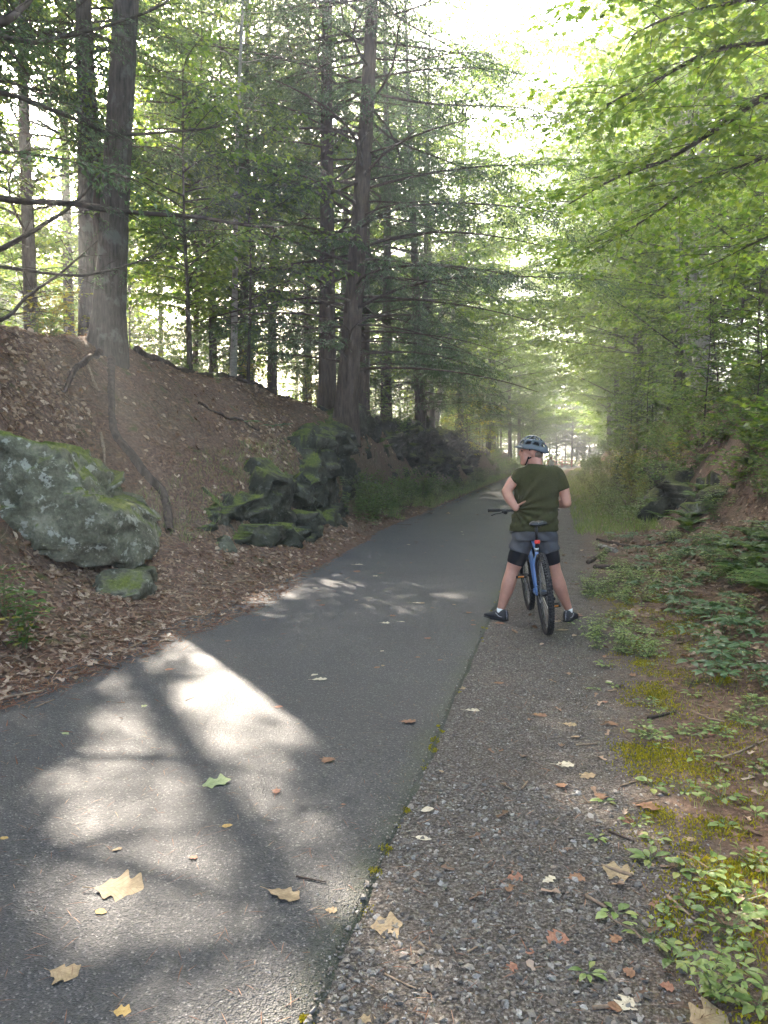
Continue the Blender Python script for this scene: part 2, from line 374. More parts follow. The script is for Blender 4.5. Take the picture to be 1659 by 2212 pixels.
# asphalt path
def asphalt_material():
    m, N, L, p = newmat('asphalt')
    P = N.new('ShaderNodeNewGeometry').outputs['Position']
    v = texn(N, L, P, 150, kind='voronoi'); v2 = texn(N, L, P, 62, kind='voronoi'); n = texn(N, L, P, 1.1, 4); f = texn(N, L, P, 320, 2)
    r = ramp(N, [(0, (.026, .0265, .028)), (.55, (.040, .0405, .042)), (.9, (.060, .059, .059)), (1, (.15, .147, .145))])
    sp = N.new('ShaderNodeSeparateColor'); L.new(v.outputs['Color'], sp.inputs[0]); L.new(sp.outputs[0], r.inputs['Fac'])
    rr = ramp(N, [(.3, (.82, .82, .84)), (.7, (1.15, 1.13, 1.10))]); L.new(n.outputs['Fac'], rr.inputs['Fac'])
    c = mixc(N, L, 1.0, r.outputs['Color'], rr.outputs['Color'], 'MULTIPLY')
    # green algae film and grit along the right edge
    sx = N.new('ShaderNodeSeparateXYZ'); L.new(P, sx.inputs[0]); n5 = texn(N, L, P, 5, 5, .7)
    e = N.new('ShaderNodeMapRange'); e.inputs[1].default_value = -.80; e.inputs[2].default_value = -.60
    L.new(mathn(N, L, 'MULTIPLY_ADD', n5.outputs['Fac'], .35, mathn(N, L, 'ADD', sx.outputs['X'], -.175)), e.inputs[0])
    c = mixc(N, L, mathn(N, L, 'MULTIPLY', e.outputs[0], .7), c, (.040, .048, .020))
    L.new(c, p.inputs['Base Color']); p.inputs['Roughness'].default_value = .66; p.inputs['Specular IOR Level'].default_value = .42
    h = mathn(N, L, 'ADD', mathn(N, L, 'MULTIPLY', v.outputs['Distance'], 1.0), mathn(N, L, 'MULTIPLY', v2.outputs['Distance'], .8))
    bump(N, L, p, h, .9, .006)
    return m
M['asphalt'] = asphalt_material()
py = axis([(-6, 2, 30), (2, 14, 260), (14, 45, 150), (45, 125, 60)])
cols = np.concatenate([[0, 0.012, .05], np.linspace(.1, .97, 26), [.988, 1, 1]])
er = -0.645 + 0.018 * fb2(0 * py, py, 5, 3, 31) + 0.022 * fb2(0 * py, py, 1.1, 2, 33) + bend(py)
el = -3.78 + bend(py) + .05 * fb2(0 * py, py, 1.3, 2, 35)
X = el[:, None] + (er - el)[:, None] * cols[None]; Y = py[:, None] + 0 * cols[None]
Z = .016 + .018 * (1 - ((cols - .5) * 2) ** 2)[None] + 0 * Y + .004 * fb2(X.ravel(), Y.ravel(), .8, 2, 6).reshape(X.shape)
Z[:, 0] = -.05; Z[:, -1] = -.03; Z[:, -2] -= .008
nc = len(cols); i = np.arange(len(py) - 1)[:, None]; j = np.arange(nc - 1)[None]
pq = np.stack([i * nc + j, i * nc + j + 1, (i + 1) * nc + j + 1, (i + 1) * nc + j], -1).reshape(-1, 4)
path = link('asphalt_path', mesh_np('asphalt_path', np.stack([X.ravel(), Y.ravel(), Z.ravel()], -1), [pq], [M['asphalt']]))
tag(path, kind='structure')
def pz(x, y):   # surface height of path
    c = np.clip((np.asarray(x) - bend(y) + 3.78) / 3.135, 0, 1); return .016 + .018 * (1 - ((c - .5) * 2) ** 2)
def surf(x, y):
    x = np.asarray(x, float); y = np.asarray(y, float); xr = x - bend(y)
    g = hgt(x, y).reshape(np.shape(x)); return np.where((xr > -3.78) & (xr < -.66), np.maximum(g, pz(x, y)), g)

# ------------------------------------------------------------------ gravel
rs = np.random.default_rng(11)
ICO = None
def _ico():
    bm = bmesh.new(); bmesh.ops.create_icosphere(bm, subdivisions=1, radius=1.0)
    V = np.array([v.co[:] for v in bm.verts]); F = np.array([[v.index for v in f.verts] for f in bm.faces]); bm.free(); return V, F
OCT = (np.array([(1, 0, 0), (-1, 0, 0), (0, 1, 0), (0, -1, 0), (0, 0, 1), (0, 0, -1)], float),
       np.array([[0, 2, 4], [2, 1, 4], [1, 3, 4], [3, 0, 4], [2, 0, 5], [1, 2, 5], [3, 1, 5], [0, 3, 5]]))
ICO = _ico()
def rand_rot(rs, n):
    q = nrm(rs.normal(size=(n, 4))); w, x, y, z = q.T
    return np.stack([1 - 2 * (y * y + z * z), 2 * (x * y - z * w), 2 * (x * z + y * w), 2 * (x * y + z * w), 1 - 2 * (x * x + z * z), 2 * (y * z - x * w), 2 * (x * z - y * w), 2 * (y * z + x * w), 1 - 2 * (x * x + y * y)], -1).reshape(-1, 3, 3)
def stones(rs, x, y, s, tmpl, flat=.6, sink=.25):
    n = len(x); V, F = tmpl
    W = V[None] * (1 + .35 * rs.normal(size=(n, len(V), 1))).clip(.5, 1.6)
    W = np.einsum('nij,nkj->nki', rand_rot(rs, n), W * np.stack([np.ones(n), rs.uniform(.6, .95, n), rs.uniform(.4, .8, n)], -1)[:, None])
    W[..., 2] *= flat; W = W * s[:, None, None]
    z = surf(x, y) + s * flat * (.5 - sink)
    W = W + np.stack([x, y, z], -1)[:, None]
    return W.reshape(-1, 3), (F[None] + (np.arange(n) * len(V))[:, None, None]).reshape(-1, 3)
def stonemat(name, cols):
    m, N, L, p = newmat(name)
    g = N.new('ShaderNodeNewGeometry'); r = ramp(N, [(i / (len(cols) - 1), c) for i, c in enumerate(cols)])
    L.new(g.outputs['Random Per Island'], r.inputs['Fac']); n = texn(N, L, g.outputs['Position'], 160, 3)
    rr = ramp(N, [(.3, (.7, .7, .7)), (.7, (1.25, 1.25, 1.25))]); L.new(n.outputs['Fac'], rr.inputs['Fac'])
    L.new(mixc(N, L, 1.0, r.outputs['Color'], rr.outputs['Color'], 'MULTIPLY'), p.inputs['Base Color'])
    p.inputs['Roughness'].default_value = .8; return m
M['gravel'] = stonemat('gravel', [(.040, .034, .029), (.11, .097, .085), (.085, .066, .05), (.19, .175, .155), (.14, .108, .082), (.24, .225, .205), (.06, .055, .052), (.30, .285, .265)])
mb = MB()
def gravel_zone(n, y0, y1, smin, smax, tmpl, pw=1.6):
    y = y0 * (y1 / y0) ** rs.random(n)                                   # denser close to the camera, where stones read singly
    x = rs.uniform(-.68, 1.25, n)
    edge = .62 + .30 * fb2(x, y, .9, 3, 41) - .12 * np.clip((y - 9) / 10, 0, 1)
    keep = rs.random(n) < np.clip((edge - x) / .45, .03, 1) * np.clip((x + .72) / .05, .1, 1)
    x, y = x[keep], y[keep]; s = smin + (smax - smin) * rs.random(len(x)) ** 2.6
    mb.add(*stones(rs, x, y, s, tmpl))
gravel_zone(4000, 1.7, 3.6, .006, .017, ICO)
gravel_zone(20000, 1.7, 6.0, .003, .010, OCT)
gravel_zone(11000, 4.0, 16, .005, .012, OCT)
n = 1500; y = 1.7 * 4.5 ** rs.random(n); x = -.66 - np.abs(rs.normal(0, .09, n))   # grit kicked on to the edge of the asphalt
mb.add(*stones(rs, x, y, rs.uniform(.002, .006, n), OCT))
tag(mb.build('gravel', M['gravel'], None, False), 'loose grey gravel covering the shoulder beside the asphalt', 'gravel', kind='stuff')

# ------------------------------------------------------------------ leaf litter, needles, moss, twigs
def terrain_normal(x, y, e=.05):
    zx = (hgt(x + e, y) - hgt(x - e, y)) / (2 * e); zy = (hgt(x, y + e) - hgt(x, y - e)) / (2 * e)
    return nrm(np.stack([-zx, -zy, np.ones_like(zx)], -1))
M['litter'] = leafmat('dead_leaves', [(.12, .072, .046), (.26, .175, .12), (.20, .125, .083), (.36, .265, .19), (.10, .058, .038), (.29, .20, .14), (.44, .345, .265), (.16, .098, .062), (.22, .13, .08)], .18, (1.2, 1.0, .7), .7, .2, 0)
M['litter_red'] = leafmat('needles', [(.12, .052, .030), (.22, .105, .062), (.18, .085, .05), (.36, .22, .14), (.09, .042, .026)], .1, (1.2, 1, .7), .7, .2, 0)
def flat_leaves(rs, x, y, L, tilt, tmpl, lift=.012):
    n = len(x); nm = terrain_normal(x, y) + rs.normal(0, 1, (n, 3)) * np.asarray(tilt).reshape(-1, 1)
    nm = nrm(nm); a = rs.uniform(0, 2 * PI, n); d0 = np.stack([np.cos(a), np.sin(a), np.zeros(n)], -1)
    d0 = nrm(d0 - nm * (d0 * nm).sum(-1, keepdims=True))
    pos = np.stack([x, y, surf(x, y) + lift * rs.uniform(.3, 1.6, n)], -1) - d0 * L[:, None] * .5
    return leafs(pos, d0, nm, L, L * rs.uniform(.55, .95, n), tmpl)
def sample(rs, n, x0, x1, y0, y1, dens, log=True):
    y = y0 * (y1 / y0) ** rs.random(n) if log else rs.uniform(y0, y1, n)
    x = rs.uniform(x0, x1, n) + bend(y); k = rs.random(n) < dens(x, y); return x[k], y[k]
mb = MB()
def left_d(x, y):
    d = xL(y) - x; up = hgt(x, y)
    strip = np.clip(d / .25 + .02, 0, 1) * np.clip(1.25 - up / .7, 0, 1)
    bank = np.clip(up / .5, 0, 1) * np.clip(fb2(x, y, .75, 3, 51) * 3.2 - .15, .04, .9)
    return np.maximum(strip, bank)
x, y = sample(rs, 21000, -9, -3, 3, 26, left_d)
L_ = rs.uniform(.035, .10, len(x)); near = y < 8.5
mb.add(*flat_leaves(rs, x[near], y[near], L_[near], rs.uniform(.1, .5, near.sum()), OAKLO)); mb.add(*flat_leaves(rs, x[~near], y[~near], L_[~near] * .9, rs.uniform(.1, .5, (~near).sum()), OVAL))
x, y = sample(rs, 19000, -9, -4, 6, 26, lambda x, y: np.clip(hgt(x, y) / .5, 0, 1) * np.clip(fb2(x, y, .6, 3, 151) * 3.0 + .12, .10, .9))
mb.add(*flat_leaves(rs, x, y, rs.uniform(.05, .11, len(x)), rs.uniform(.1, .5, len(x)), OVAL))
def right_d(x, y): return np.clip((x - .75 - .35 * fb2(x, y, .8, 3, 53)) / .7, 0.015, 1) * np.clip(.75 + fb2(x, y, .7, 3, 55) * 1.2, .25, 1)
x, y = sample(rs, 38000, -.4, 7, 2.2, 30, right_d)
L_ = rs.uniform(.04, .095, len(x)); near = y < 6
mb.add(*flat_leaves(rs, x[near], y[near], L_[near] * .8, rs.uniform(.08, .4, near.sum()), OAKLO, .008)); mb.add(*flat_leaves(rs, x[~near], y[~near], L_[~near], rs.uniform(.1, .5, (~near).sum()), OVAL))
x, y = sample(rs, 2500, -5.5, 4, 18, 60, lambda x, y: np.where((x - bend(y) < -3.4) | (x - bend(y) > .6), .8, .04))
mb.add(*flat_leaves(rs, x, y, rs.uniform(.08, .14, len(x)), rs.uniform(.1, .4, len(x)), OAKLO))
tag(mb.build('leaf_litter', M['litter'], None, False), 'dry brown oak leaf litter strewn over banks and verges', 'leaf litter', kind='stuff')
# pine needles
def needles(rs, x, y, Ls, w, lift=.008, tilt=.25):
    n = len(x); nm = nrm(terrain_normal(x, y) + rs.normal(0, tilt, (n, 3))); a = rs.uniform(0, 2 * PI, n)
    d0 = np.stack([np.cos(a), np.sin(a), np.zeros(n)], -1); d0 = nrm(d0 - nm * (d0 * nm).sum(-1, keepdims=True))
    pos = np.stack([x, y, surf(x, y) + lift * rs.uniform(.5, 1.5, n)], -1)
    return leafs(pos - d0 * Ls[:, None] * .5, d0, nm, Ls, np.full(n, w), NEEDLE)
mb = MB()
def need_d(x, y):
    d = xL(y) - x; return np.where(d > 0, .9, np.clip(1 + d / .12, 0, 1) * .8 + .008 * (d < 0)) * np.where(d > 1.2, .8, 1)
x, y = sample(rs, 60000, -8, -2.3, 3, 22, need_d)
mb.add(*needles(rs, x, y, rs.uniform(.05, .16, len(x)), .0075, tilt=.3))
x, y = sample(rs, 9000, -4, -2.4, 3, 14, lambda x, y: np.exp(-((xL(y) - x) / .13) ** 2))
mb.add(*needles(rs, x, y, rs.uniform(.05, .12, len(x)), .004))
x, y = sample(rs, 1500, -3.2, -.7, 1.6, 14, lambda x, y: .9 + 0 * x)
mb.add(*needles(rs, x, y, rs.uniform(.03, .09, len(x)), .0022, .006, .03))
x, y = sample(rs, 2500, -.6, 3, 1.7, 8, lambda x, y: .9 + 0 * x)
mb.add(*needles(rs, x, y, rs.uniform(.02, .08, len(x)), .003, .012, .2))
tag(mb.build('pine_needles', M['litter_red'], None, False), 'rust red pine needles drifted along the asphalt edge and bank', 'needles', kind='stuff')
mb = MB()   # fine twigs and bark crumbs in the duff
x, y = sample(rs, 1500, -9, -3.1, 3.2, 24, lambda x, y: np.where(xL(y) - x > 0, .9, .05)); x2, y2 = sample(rs, 900, -.3, 5, 2, 18, lambda x, y: np.where(x > .5, .9, .25)); x = np.concatenate([x, x2]); y = np.concatenate([y, y2])
n = len(x); a = rs.uniform(0, PI, n); Lt = rs.uniform(.06, .5, n) * rs.random(n) ** .7 * np.where(x > -1, .5, 1); tt = np.linspace(-.5, .5, 4)
Px = x[:, None] + np.cos(a)[:, None] * Lt[:, None] * tt + rs.normal(0, .05, (n, 4)) * Lt[:, None]; Py = y[:, None] + np.sin(a)[:, None] * Lt[:, None] * tt; Pz = surf(Px.ravel(), Py.ravel()).reshape(n, 4) + .008 + rs.random((n, 1)) * .015
M['crumb'] = leafmat('twig_crumbs', [(.05, .035, .025), (.13, .09, .06), (.22, .16, .115), (.09, .06, .04)], 0, None, .9, .1, 0)
mb.add(*tubes(np.stack([Px, Py, Pz], -1), (rs.uniform(.002, .006, n) * np.clip(Lt / .2, .5, 1.2))[:, None] * np.array([1, .9, .75, .5])[None], 4))
tag(mb.build('twig_debris', M['crumb'], None, False), 'thin twigs and bark bits strewn through the duff', 'twigs', kind='stuff')
# moss cushions: dense tiny blades
M['moss'] = leafmat('moss', [(.17, .17, .015), (.30, .27, .02), (.11, .11, .014), (.42, .36, .025)], .3, (1.3, 1.2, .5), .8, .1, 0)
mb = MB()
def moss_patch(cx, cyy, r, n, hmax=.018):
    a = rs.uniform(0, 2 * PI, n); q = r * np.sqrt(rs.random(n)); x = cx + q * np.cos(a); y = cyy + q * np.sin(a) * 1.3
    k = rs.random(n) < np.clip(.65 + 1.5 * fb2(x, y, 6, 3, 61), 0, 1) * (1 - (q / r) ** 3); x, y, q = x[k], y[k], q[k]; n = len(x)
    d0 = nrm(np.stack([rs.normal(0, .6, n), rs.normal(0, .6, n), np.ones(n)], -1)); nm = nrm(rs.normal(size=(n, 3)))
    Ls = rs.uniform(.5, 1, n) * hmax
    mb.add(*leafs(np.stack([x, y, surf(x, y)], -1), d0, nm, Ls, Ls * .55, RHOMB))
for _ in range(36):
    yy = 1.7 * (10 / 1.7) ** rs.random(); moss_patch(-.655 + rs.normal(0, .012), yy, rs.uniform(.012, .035), 160, .010)
for _ in range(75):
    yy = 1.8 * (9 / 1.8) ** rs.random(); xx = .45 + rs.random() * (.5 + .06 * yy); moss_patch(xx, yy, rs.uniform(.08, .3), 650, .017)
for q in [(1640, 1790, .34), (1590, 1830, .26), (1550, 1980, .22), (1450, 1650, .26), (1380, 1600, .2), (1440, 1500, .35), (1620, 1880, .22)]:
    g = gz(q[0], q[1], .02); moss_patch(g[0], g[1], q[2], 2000, .02)
tag(mb.build('moss', M['moss'], None, False), 'yellow green moss cushions on the verge and asphalt rim', 'moss', kind='stuff')
# ================================================================== ROCKS
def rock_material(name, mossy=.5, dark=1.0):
    m, N, L, p = newmat(name)
    geo = N.new('ShaderNodeNewGeometry'); P = geo.outputs['Position']
    n1 = texn(N, L, P, 3.0, 6, .65); n2 = texn(N, L, P, 28, 5, .7); n3 = texn(N, L, P, 7, 5, .7); v = texn(N, L, P, 9, kind='voronoi')
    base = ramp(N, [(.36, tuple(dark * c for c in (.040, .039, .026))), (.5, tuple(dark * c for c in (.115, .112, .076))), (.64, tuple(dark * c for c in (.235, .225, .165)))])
    L.new(mathn(N, L, 'ADD', mathn(N, L, 'MULTIPLY', n1.outputs['Fac'], .68), mathn(N, L, 'MULTIPLY', n2.outputs['Fac'], .32)), base.inputs['Fac'])
    lich = ramp(N, [(.57, (0, 0, 0)), (.62, (1, 1, 1))]); L.new(n3.outputs['Fac'], lich.inputs['Fac'])
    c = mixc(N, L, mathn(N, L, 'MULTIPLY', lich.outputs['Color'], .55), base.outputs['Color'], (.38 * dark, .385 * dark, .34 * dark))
    # moss: grows where the stone faces up and in patches
    sz = N.new('ShaderNodeSeparateXYZ'); L.new(geo.outputs['Normal'], sz.inputs[0])
    k = mathn(N, L, 'ADD', mathn(N, L, 'MULTIPLY', sz.outputs['Z'], .50), mathn(N, L, 'MULTIPLY', n1.outputs['Fac'], 1.0))
    mr = N.new('ShaderNodeMapRange'); mr.inputs[1].default_value = 1.02 - .5 * mossy; mr.inputs[2].default_value = 1.18 - .5 * mossy; L.new(k, mr.inputs[0])
    mo = ramp(N, [(.3, (.04, .052, .012)), (.55, (.095, .112, .022)), (.75, (.19, .195, .035))]); L.new(n2.outputs['Fac'], mo.inputs['Fac'])
    c = mixc(N, L, mr.outputs[0], c, mo.outputs['Color'])
    L.new(c, p.inputs['Base Color']); p.inputs['Roughness'].default_value = .92; p.inputs['Specular IOR Level'].default_value = .2
    h = mathn(N, L, 'ADD', n2.outputs['Fac'], mathn(N, L, 'MULTIPLY', n3.outputs['Fac'], 1.5)); bump(N, L, p, h, .7, .018)
    return m
M['rock'] = rock_material('mossy_rock', .56)
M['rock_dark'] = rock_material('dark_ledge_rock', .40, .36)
M['rock_bare'] = rock_material('grey_ledge_rock', .25, .8)
_ics = {}
def icos(level):
    if level not in _ics:
        bm = bmesh.new(); bmesh.ops.create_icosphere(bm, subdivisions=level, radius=1.0)
        _ics[level] = (np.array([v.co[:] for v in bm.verts]), np.array([[v.index for v in f.verts] for f in bm.faces])); bm.free()
    return _ics[level]
def rock_px(name, poly, X=None, Y=None, thick=.6, depth_dir=(-1, .3), mat='rock', lvl=5, seed=0, rough=.06, parent=None, back=.5, layers=0.0):
    """rock with the outline poly (photograph pixels) standing at plane x=X (cut facing the path) or y=Y"""
    W = np.array([gx(a, b, X) if X is not None else gy(a, b, Y) for a, b in poly])
    c = W.mean(0); d = nrm(np.array([depth_dir[0], depth_dir[1], 0.0])); view = nrm(c - _o)
    u = nrm(np.cross(view, [0, 0, 1.0])); w = np.cross(u, view)                     # face basis seen from the trail
    a = (W - c) @ u; b = (W - c) @ w
    V, F = icos(lvl)
    lu, lw, ld = V[:, 0], V[:, 2], V[:, 1]
    th = np.arctan2(lw, lu); pa = np.arctan2(b, a); o = np.argsort(pa)
    # polar radius of polygon
    rad = np.empty(len(V)); A = np.stack([a, b], -1)[o]; B = np.roll(A, -1, 0)
    dirs = np.stack([np.cos(th), np.sin(th)], -1); rad[:] = 1e-3
    for p0, p1 in zip(A, B):
        e = p1 - p0; den = dirs[:, 0] * e[1] - dirs[:, 1] * e[0]; den = np.where(np.abs(den) < 1e-9, 1e-9, den)
        t = (p0[0] * e[1] - p0[1] * e[0]) / den; s = (p0[0] * dirs[:, 1] - p0[1] * dirs[:, 0]) / den
        ok = (t > 0) & (s >= -.001) & (s <= 1.001); rad = np.where(ok, np.maximum(rad, t), rad)
    cp = np.hypot(lu, lw); pw = 5.0
    r = 1.0 / ((cp / rad) ** pw + (np.abs(ld) / (thick * .5)) ** pw) ** (1 / pw)
    Q = c + d * (thick * back) + (u * lu[:, None] + w * lw[:, None]) * r[:, None] + d * (ld * r)[:, None]
    sc = 1.0 / max(.25, np.ptp(b))
    nn = nrm(u * (lu / np.maximum(rad, .05))[:, None] + w * (lw / np.maximum(rad, .05))[:, None] + d * (ld / (thick * .5))[:, None])
    # fracture planes: cells pushed in and out, plus roughness
    rsx = np.random.default_rng(seed); K = 30; dirsK = nrm(rsx.normal(size=(K, 3))); offs = rsx.uniform(.56, .96, K)
    Qc = Q - Q.mean(0); ext = np.abs(Qc @ dirsK.T).max(0) * offs
    for k in range(K):
        over = np.maximum(0, Qc @ dirsK[k] - ext[k]); Qc = Qc - dirsK[k] * (over * .985)[:, None]
    Q = Qc + Q.mean(0)
    q3 = Q * np.array([1.2, 1.2, 1.6]) + seed * 3.1
    disp = rough * (fbm(q3 * 2.2, 4, seed) * .35 + .2 * np.abs(fbm(q3 * 7, 3, seed + 5)) - .55 * np.exp(-(fbm(q3 * 1.3, 2, seed + 9) / .035) ** 2))
    disp = disp + blocky(Q, (.8, .8, .5), rough * .5, rough * 1.2, seed) + blocky(Q, (.26, .26, .16), rough * .16, rough * .4, seed + 3)
    if layers: disp -= layers * np.exp(-(np.sin(Q[:, 2] * 7.5 + 1.4 * fbm(Q * .9, 2, seed)) / .16) ** 2)
    Q = Q + nn * disp[:, None]
    return link(name, mesh_np(name, Q, [F[:, ::-1]], [M[mat]]), parent)
# the big mossy boulder by the path: upper block overhanging a lower block
b0 = gy(150, 1310, 6.3)
bl = thing('boulder', 'huge grey boulder with moss and lichen, undercut above a lower block, beside the path', 'boulder', (-4.6, 6.1, .3))
def under(o, root):
    o.parent = root; o.matrix_parent_inverse = Matrix.Translation(root.location).inverted(); return o
under(rock_px('upper_block', [(-170, 935), (-60, 925), (40, 932), (110, 955), (180, 1012), (208, 1080), (262, 1102), (292, 1150), (311, 1195), (303, 1232), (262, 1242), (170, 1230), (95, 1208), (-40, 1215), (-170, 1210)], Y=6.25, thick=1.7, depth_dir=(-.35, 1), seed=4, lvl=6, rough=.085, back=.45), bl)
under(rock_px('lower_block', [(165, 1255), (240, 1246), (306, 1246), (313, 1275), (308, 1318), (210, 1332), (165, 1300)], Y=6.3, thick=1.2, depth_dir=(-.35, 1), seed=9, rough=.05, back=.5, mat='rock_bare'), bl)
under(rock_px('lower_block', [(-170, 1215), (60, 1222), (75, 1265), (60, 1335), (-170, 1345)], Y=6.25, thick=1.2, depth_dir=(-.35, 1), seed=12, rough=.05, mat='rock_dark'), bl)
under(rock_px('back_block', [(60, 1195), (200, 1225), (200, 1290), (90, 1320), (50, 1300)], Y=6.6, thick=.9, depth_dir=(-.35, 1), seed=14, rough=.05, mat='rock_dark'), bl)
# bedrock ledge along the foot of the left bank, rising into the cut below the twin hemlocks
def ledge(name, label, base, heights, seed, inward, mat, amp=.20, top=.9, lean=.18):
    base = np.array(base, float); yy = np.arange(base[0, 1], base[-1, 1], .045 if base[0, 1] < 12 else .06)
    xx = np.interp(yy, base[:, 1], base[:, 0]); hh = np.interp(yy, base[:, 1], heights) * (1 + .16 * fb2(0 * yy, yy, 1.3, 3, seed + 40)) + .12 * np.round(2 * fb2(0 * yy, yy, .9, 2, seed + 41))
    nz = 44; u = np.concatenate([np.linspace(0, 1, nz), 1 + np.linspace(0, 1, 15)[1:]])
    Yg = yy[:, None] + 0 * u[None]; zf = np.minimum(u, 1)[None] * (hh[:, None] + .35) - .35; zf = zf + np.maximum(u - 1, 0)[None] * .28
    Xg = xx[:, None] + inward * (lean * np.maximum(zf, 0) + np.maximum(u - 1, 0)[None] ** 1.2 * top)
    P = np.stack([Xg, Yg, zf], -1).reshape(-1, 3)
    nx_ = np.where(np.minimum(u, 1) < 1, 1.0, np.clip(1 - (u - 1) * 3, 0, 1)); nr = nrm(np.stack([-inward * (nx_ + .15), 0 * u, .1 + (1 - nx_)], -1)); Nn = np.tile(nr, (len(yy), 1))
    d = blocky(P, (1.1, 1.2, .62), amp * 1.1, amp * 1.6, seed) + blocky(P + 5, (.42, .46, .27), amp * .42, amp * .9, seed + 7) + blocky(P + 9, (.14, .15, .09), amp * .06, amp * .2, seed + 11) + amp * .06 * fbm(P * 6, 3, seed)
    fade = np.clip(np.minimum(Yg - yy[0], yy[-1] - Yg) / .5, 0, 1).ravel(); edge_ = np.tile(np.clip((2 - u) / .35, 0, 1), len(yy))
    P = P + Nn * (d * edge_)[:, None]; P[:, 0] += inward * (1 - fade) * .5; P[:, 2] -= (1 - fade) * .3
    m_ = len(u); i_ = np.arange(len(yy) - 1)[:, None]; j_ = np.arange(m_ - 1)[None]; q_ = np.stack([i_ * m_ + j_, i_ * m_ + j_ + 1, (i_ + 1) * m_ + j_ + 1, (i_ + 1) * m_ + j_], -1).reshape(-1, 4)
    return tag(link(name, mesh_np(name, P, [q_ if inward > 0 else q_[:, ::-1]], [M[mat]])), label, 'rock')
LB = [(-4.95, 8.5), (-4.62, 9.2), (-4.22, 10.1), (-4.0, 11.0), (-4.08, 12.3), (-4.32, 14.3), (-4.65, 16.6), (-4.95, 18.6), (-5.05, 21), (-5.0, 23)]
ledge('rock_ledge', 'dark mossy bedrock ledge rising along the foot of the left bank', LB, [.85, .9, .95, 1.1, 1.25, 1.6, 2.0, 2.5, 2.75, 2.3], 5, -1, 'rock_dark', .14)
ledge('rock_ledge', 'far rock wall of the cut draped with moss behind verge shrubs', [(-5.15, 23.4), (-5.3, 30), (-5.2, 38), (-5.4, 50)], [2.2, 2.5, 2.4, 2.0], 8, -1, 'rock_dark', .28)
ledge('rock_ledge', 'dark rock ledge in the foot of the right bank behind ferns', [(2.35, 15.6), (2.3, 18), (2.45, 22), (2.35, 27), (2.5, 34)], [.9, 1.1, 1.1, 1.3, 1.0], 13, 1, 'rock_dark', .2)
LED = [
    ('low mossy block jutting toward the asphalt from the ledge', [(640, 1110), (700, 1100), (716, 1140), (704, 1170), (655, 1185), (625, 1165)], -4.0, .6, 'rock_dark', 25),
    ('small loose grey rock lying in leaves below the ledge', [(455, 1182), (482, 1163), (505, 1175), (513, 1200), (498, 1218), (465, 1213)], -4.3, .35, 'rock_bare', 26)]
for lab, poly, X, th, mt, sd in LED:
    o = rock_px('ledge_rock', poly, X=X, thick=th, depth_dir=(-1, .25), mat=mt, seed=sd, rough=.07, back=.35, layers=.02); tag(o, lab, 'rock', 'loose rocks by the left ledge')
for lab, poly, X, th, mt, sd in [
    ('dark boulder with a mossy streak at the foot of the right bank', [(1378, 1130), (1392, 1085), (1412, 1062), (1455, 1050), (1490, 1058), (1500, 1095), (1485, 1140), (1430, 1158), (1395, 1152)], 2.15, 1.0, 'rock_dark', 41),
    ('dark layered ledge under leaf litter on the right bank', [(1490, 1058), (1550, 1045), (1610, 1048), (1640, 1075), (1610, 1110), (1540, 1130), (1495, 1120)], 2.9, 1.2, 'rock_dark', 42),
    ('weathered ledge corner beside a thin leaning stem', [(1465, 1090), (1500, 1080), (1512, 1120), (1500, 1165), (1472, 1160)], 2.35, .5, 'rock', 43),
    ('black rock shelf below the birch clump', [(1425, 870), (1470, 850), (1520, 862), (1530, 890), (1495, 925), (1440, 915)], 3.7, 1.4, 'rock_dark', 44),
    ('low dark rock hidden under broad leaves near the verge', [(1630, 1270), (1690, 1262), (1720, 1300), (1700, 1350), (1640, 1345)], 2.05, .6, 'rock_dark', 45),
    ('shadowed rock behind ferns on the right bank', [(1325, 985), (1360, 965), (1400, 975), (1405, 1020), (1360, 1040), (1325, 1025)], 2.6, 1.2, 'rock_dark', 46)]:
    o = rock_px('bank_rock', poly, X=X, thick=th, depth_dir=(1, .2), mat=mt, seed=sd, rough=.08, back=.35, layers=.03)
    tag(o, lab, 'rock', 'rocks on the right bank')
# ================================================================== TREES
def bark_material(name, c0, c1, scale=(1, 1, .18), sc=26, patch=None):
    m, N, L, p = newmat(name)
    co = N.new('ShaderNodeTexCoord').outputs['Object']; mp = N.new('ShaderNodeMapping'); L.new(co, mp.inputs['Vector']); mp.inputs['Scale'].default_value = scale
    n = texn(N, L, mp.outputs[0], sc, 5, .65); n2 = texn(N, L, co, 3.5, 5, .6); n3 = texn(N, L, co, 60, 3)
    r = ramp(N, [(.3, c0), (.7, c1)]); L.new(n.outputs['Fac'], r.inputs['Fac'])
    c = r.outputs['Color']
    if patch:
        pr = ramp(N, [(.55, (0, 0, 0)), (.63, (1, 1, 1))]); L.new(n2.outputs['Fac'], pr.inputs['Fac'])
        c = mixc(N, L, mathn(N, L, 'MULTIPLY', pr.outputs['Color'], .7), c, patch)
    L.new(c, p.inputs['Base Color']); p.inputs['Roughness'].default_value = .95; p.inputs['Specular IOR Level'].default_value = .15
    bump(N, L, p, n.outputs['Fac'], .8, .03); return m
M['bark'] = bark_material('grey_furrowed_bark', (.022, .018, .015), (.095, .080, .068), patch=(.115, .12, .105))
M['bark_red'] = bark_material('brown_scaly_bark', (.026, .018, .014), (.105, .078, .062), sc=20)
M['bark_pale'] = bark_material('pale_birch_bark', (.16, .15, .135), (.36, .35, .32), (1, 1, 2.5), 9, (.07, .065, .055))
M['twig'] = plain('dead_branch_wood', (.055, .045, .038), .9, noise=.5, nscale=14, spec=.15)
HEM = [(.034, .062, .038), (.052, .090, .052), (.072, .118, .066), (.095, .150, .078)]
M['hemlock'] = leafmat('hemlock_needles', HEM, .42, (1.5, 1.5, .85), .5, .3)
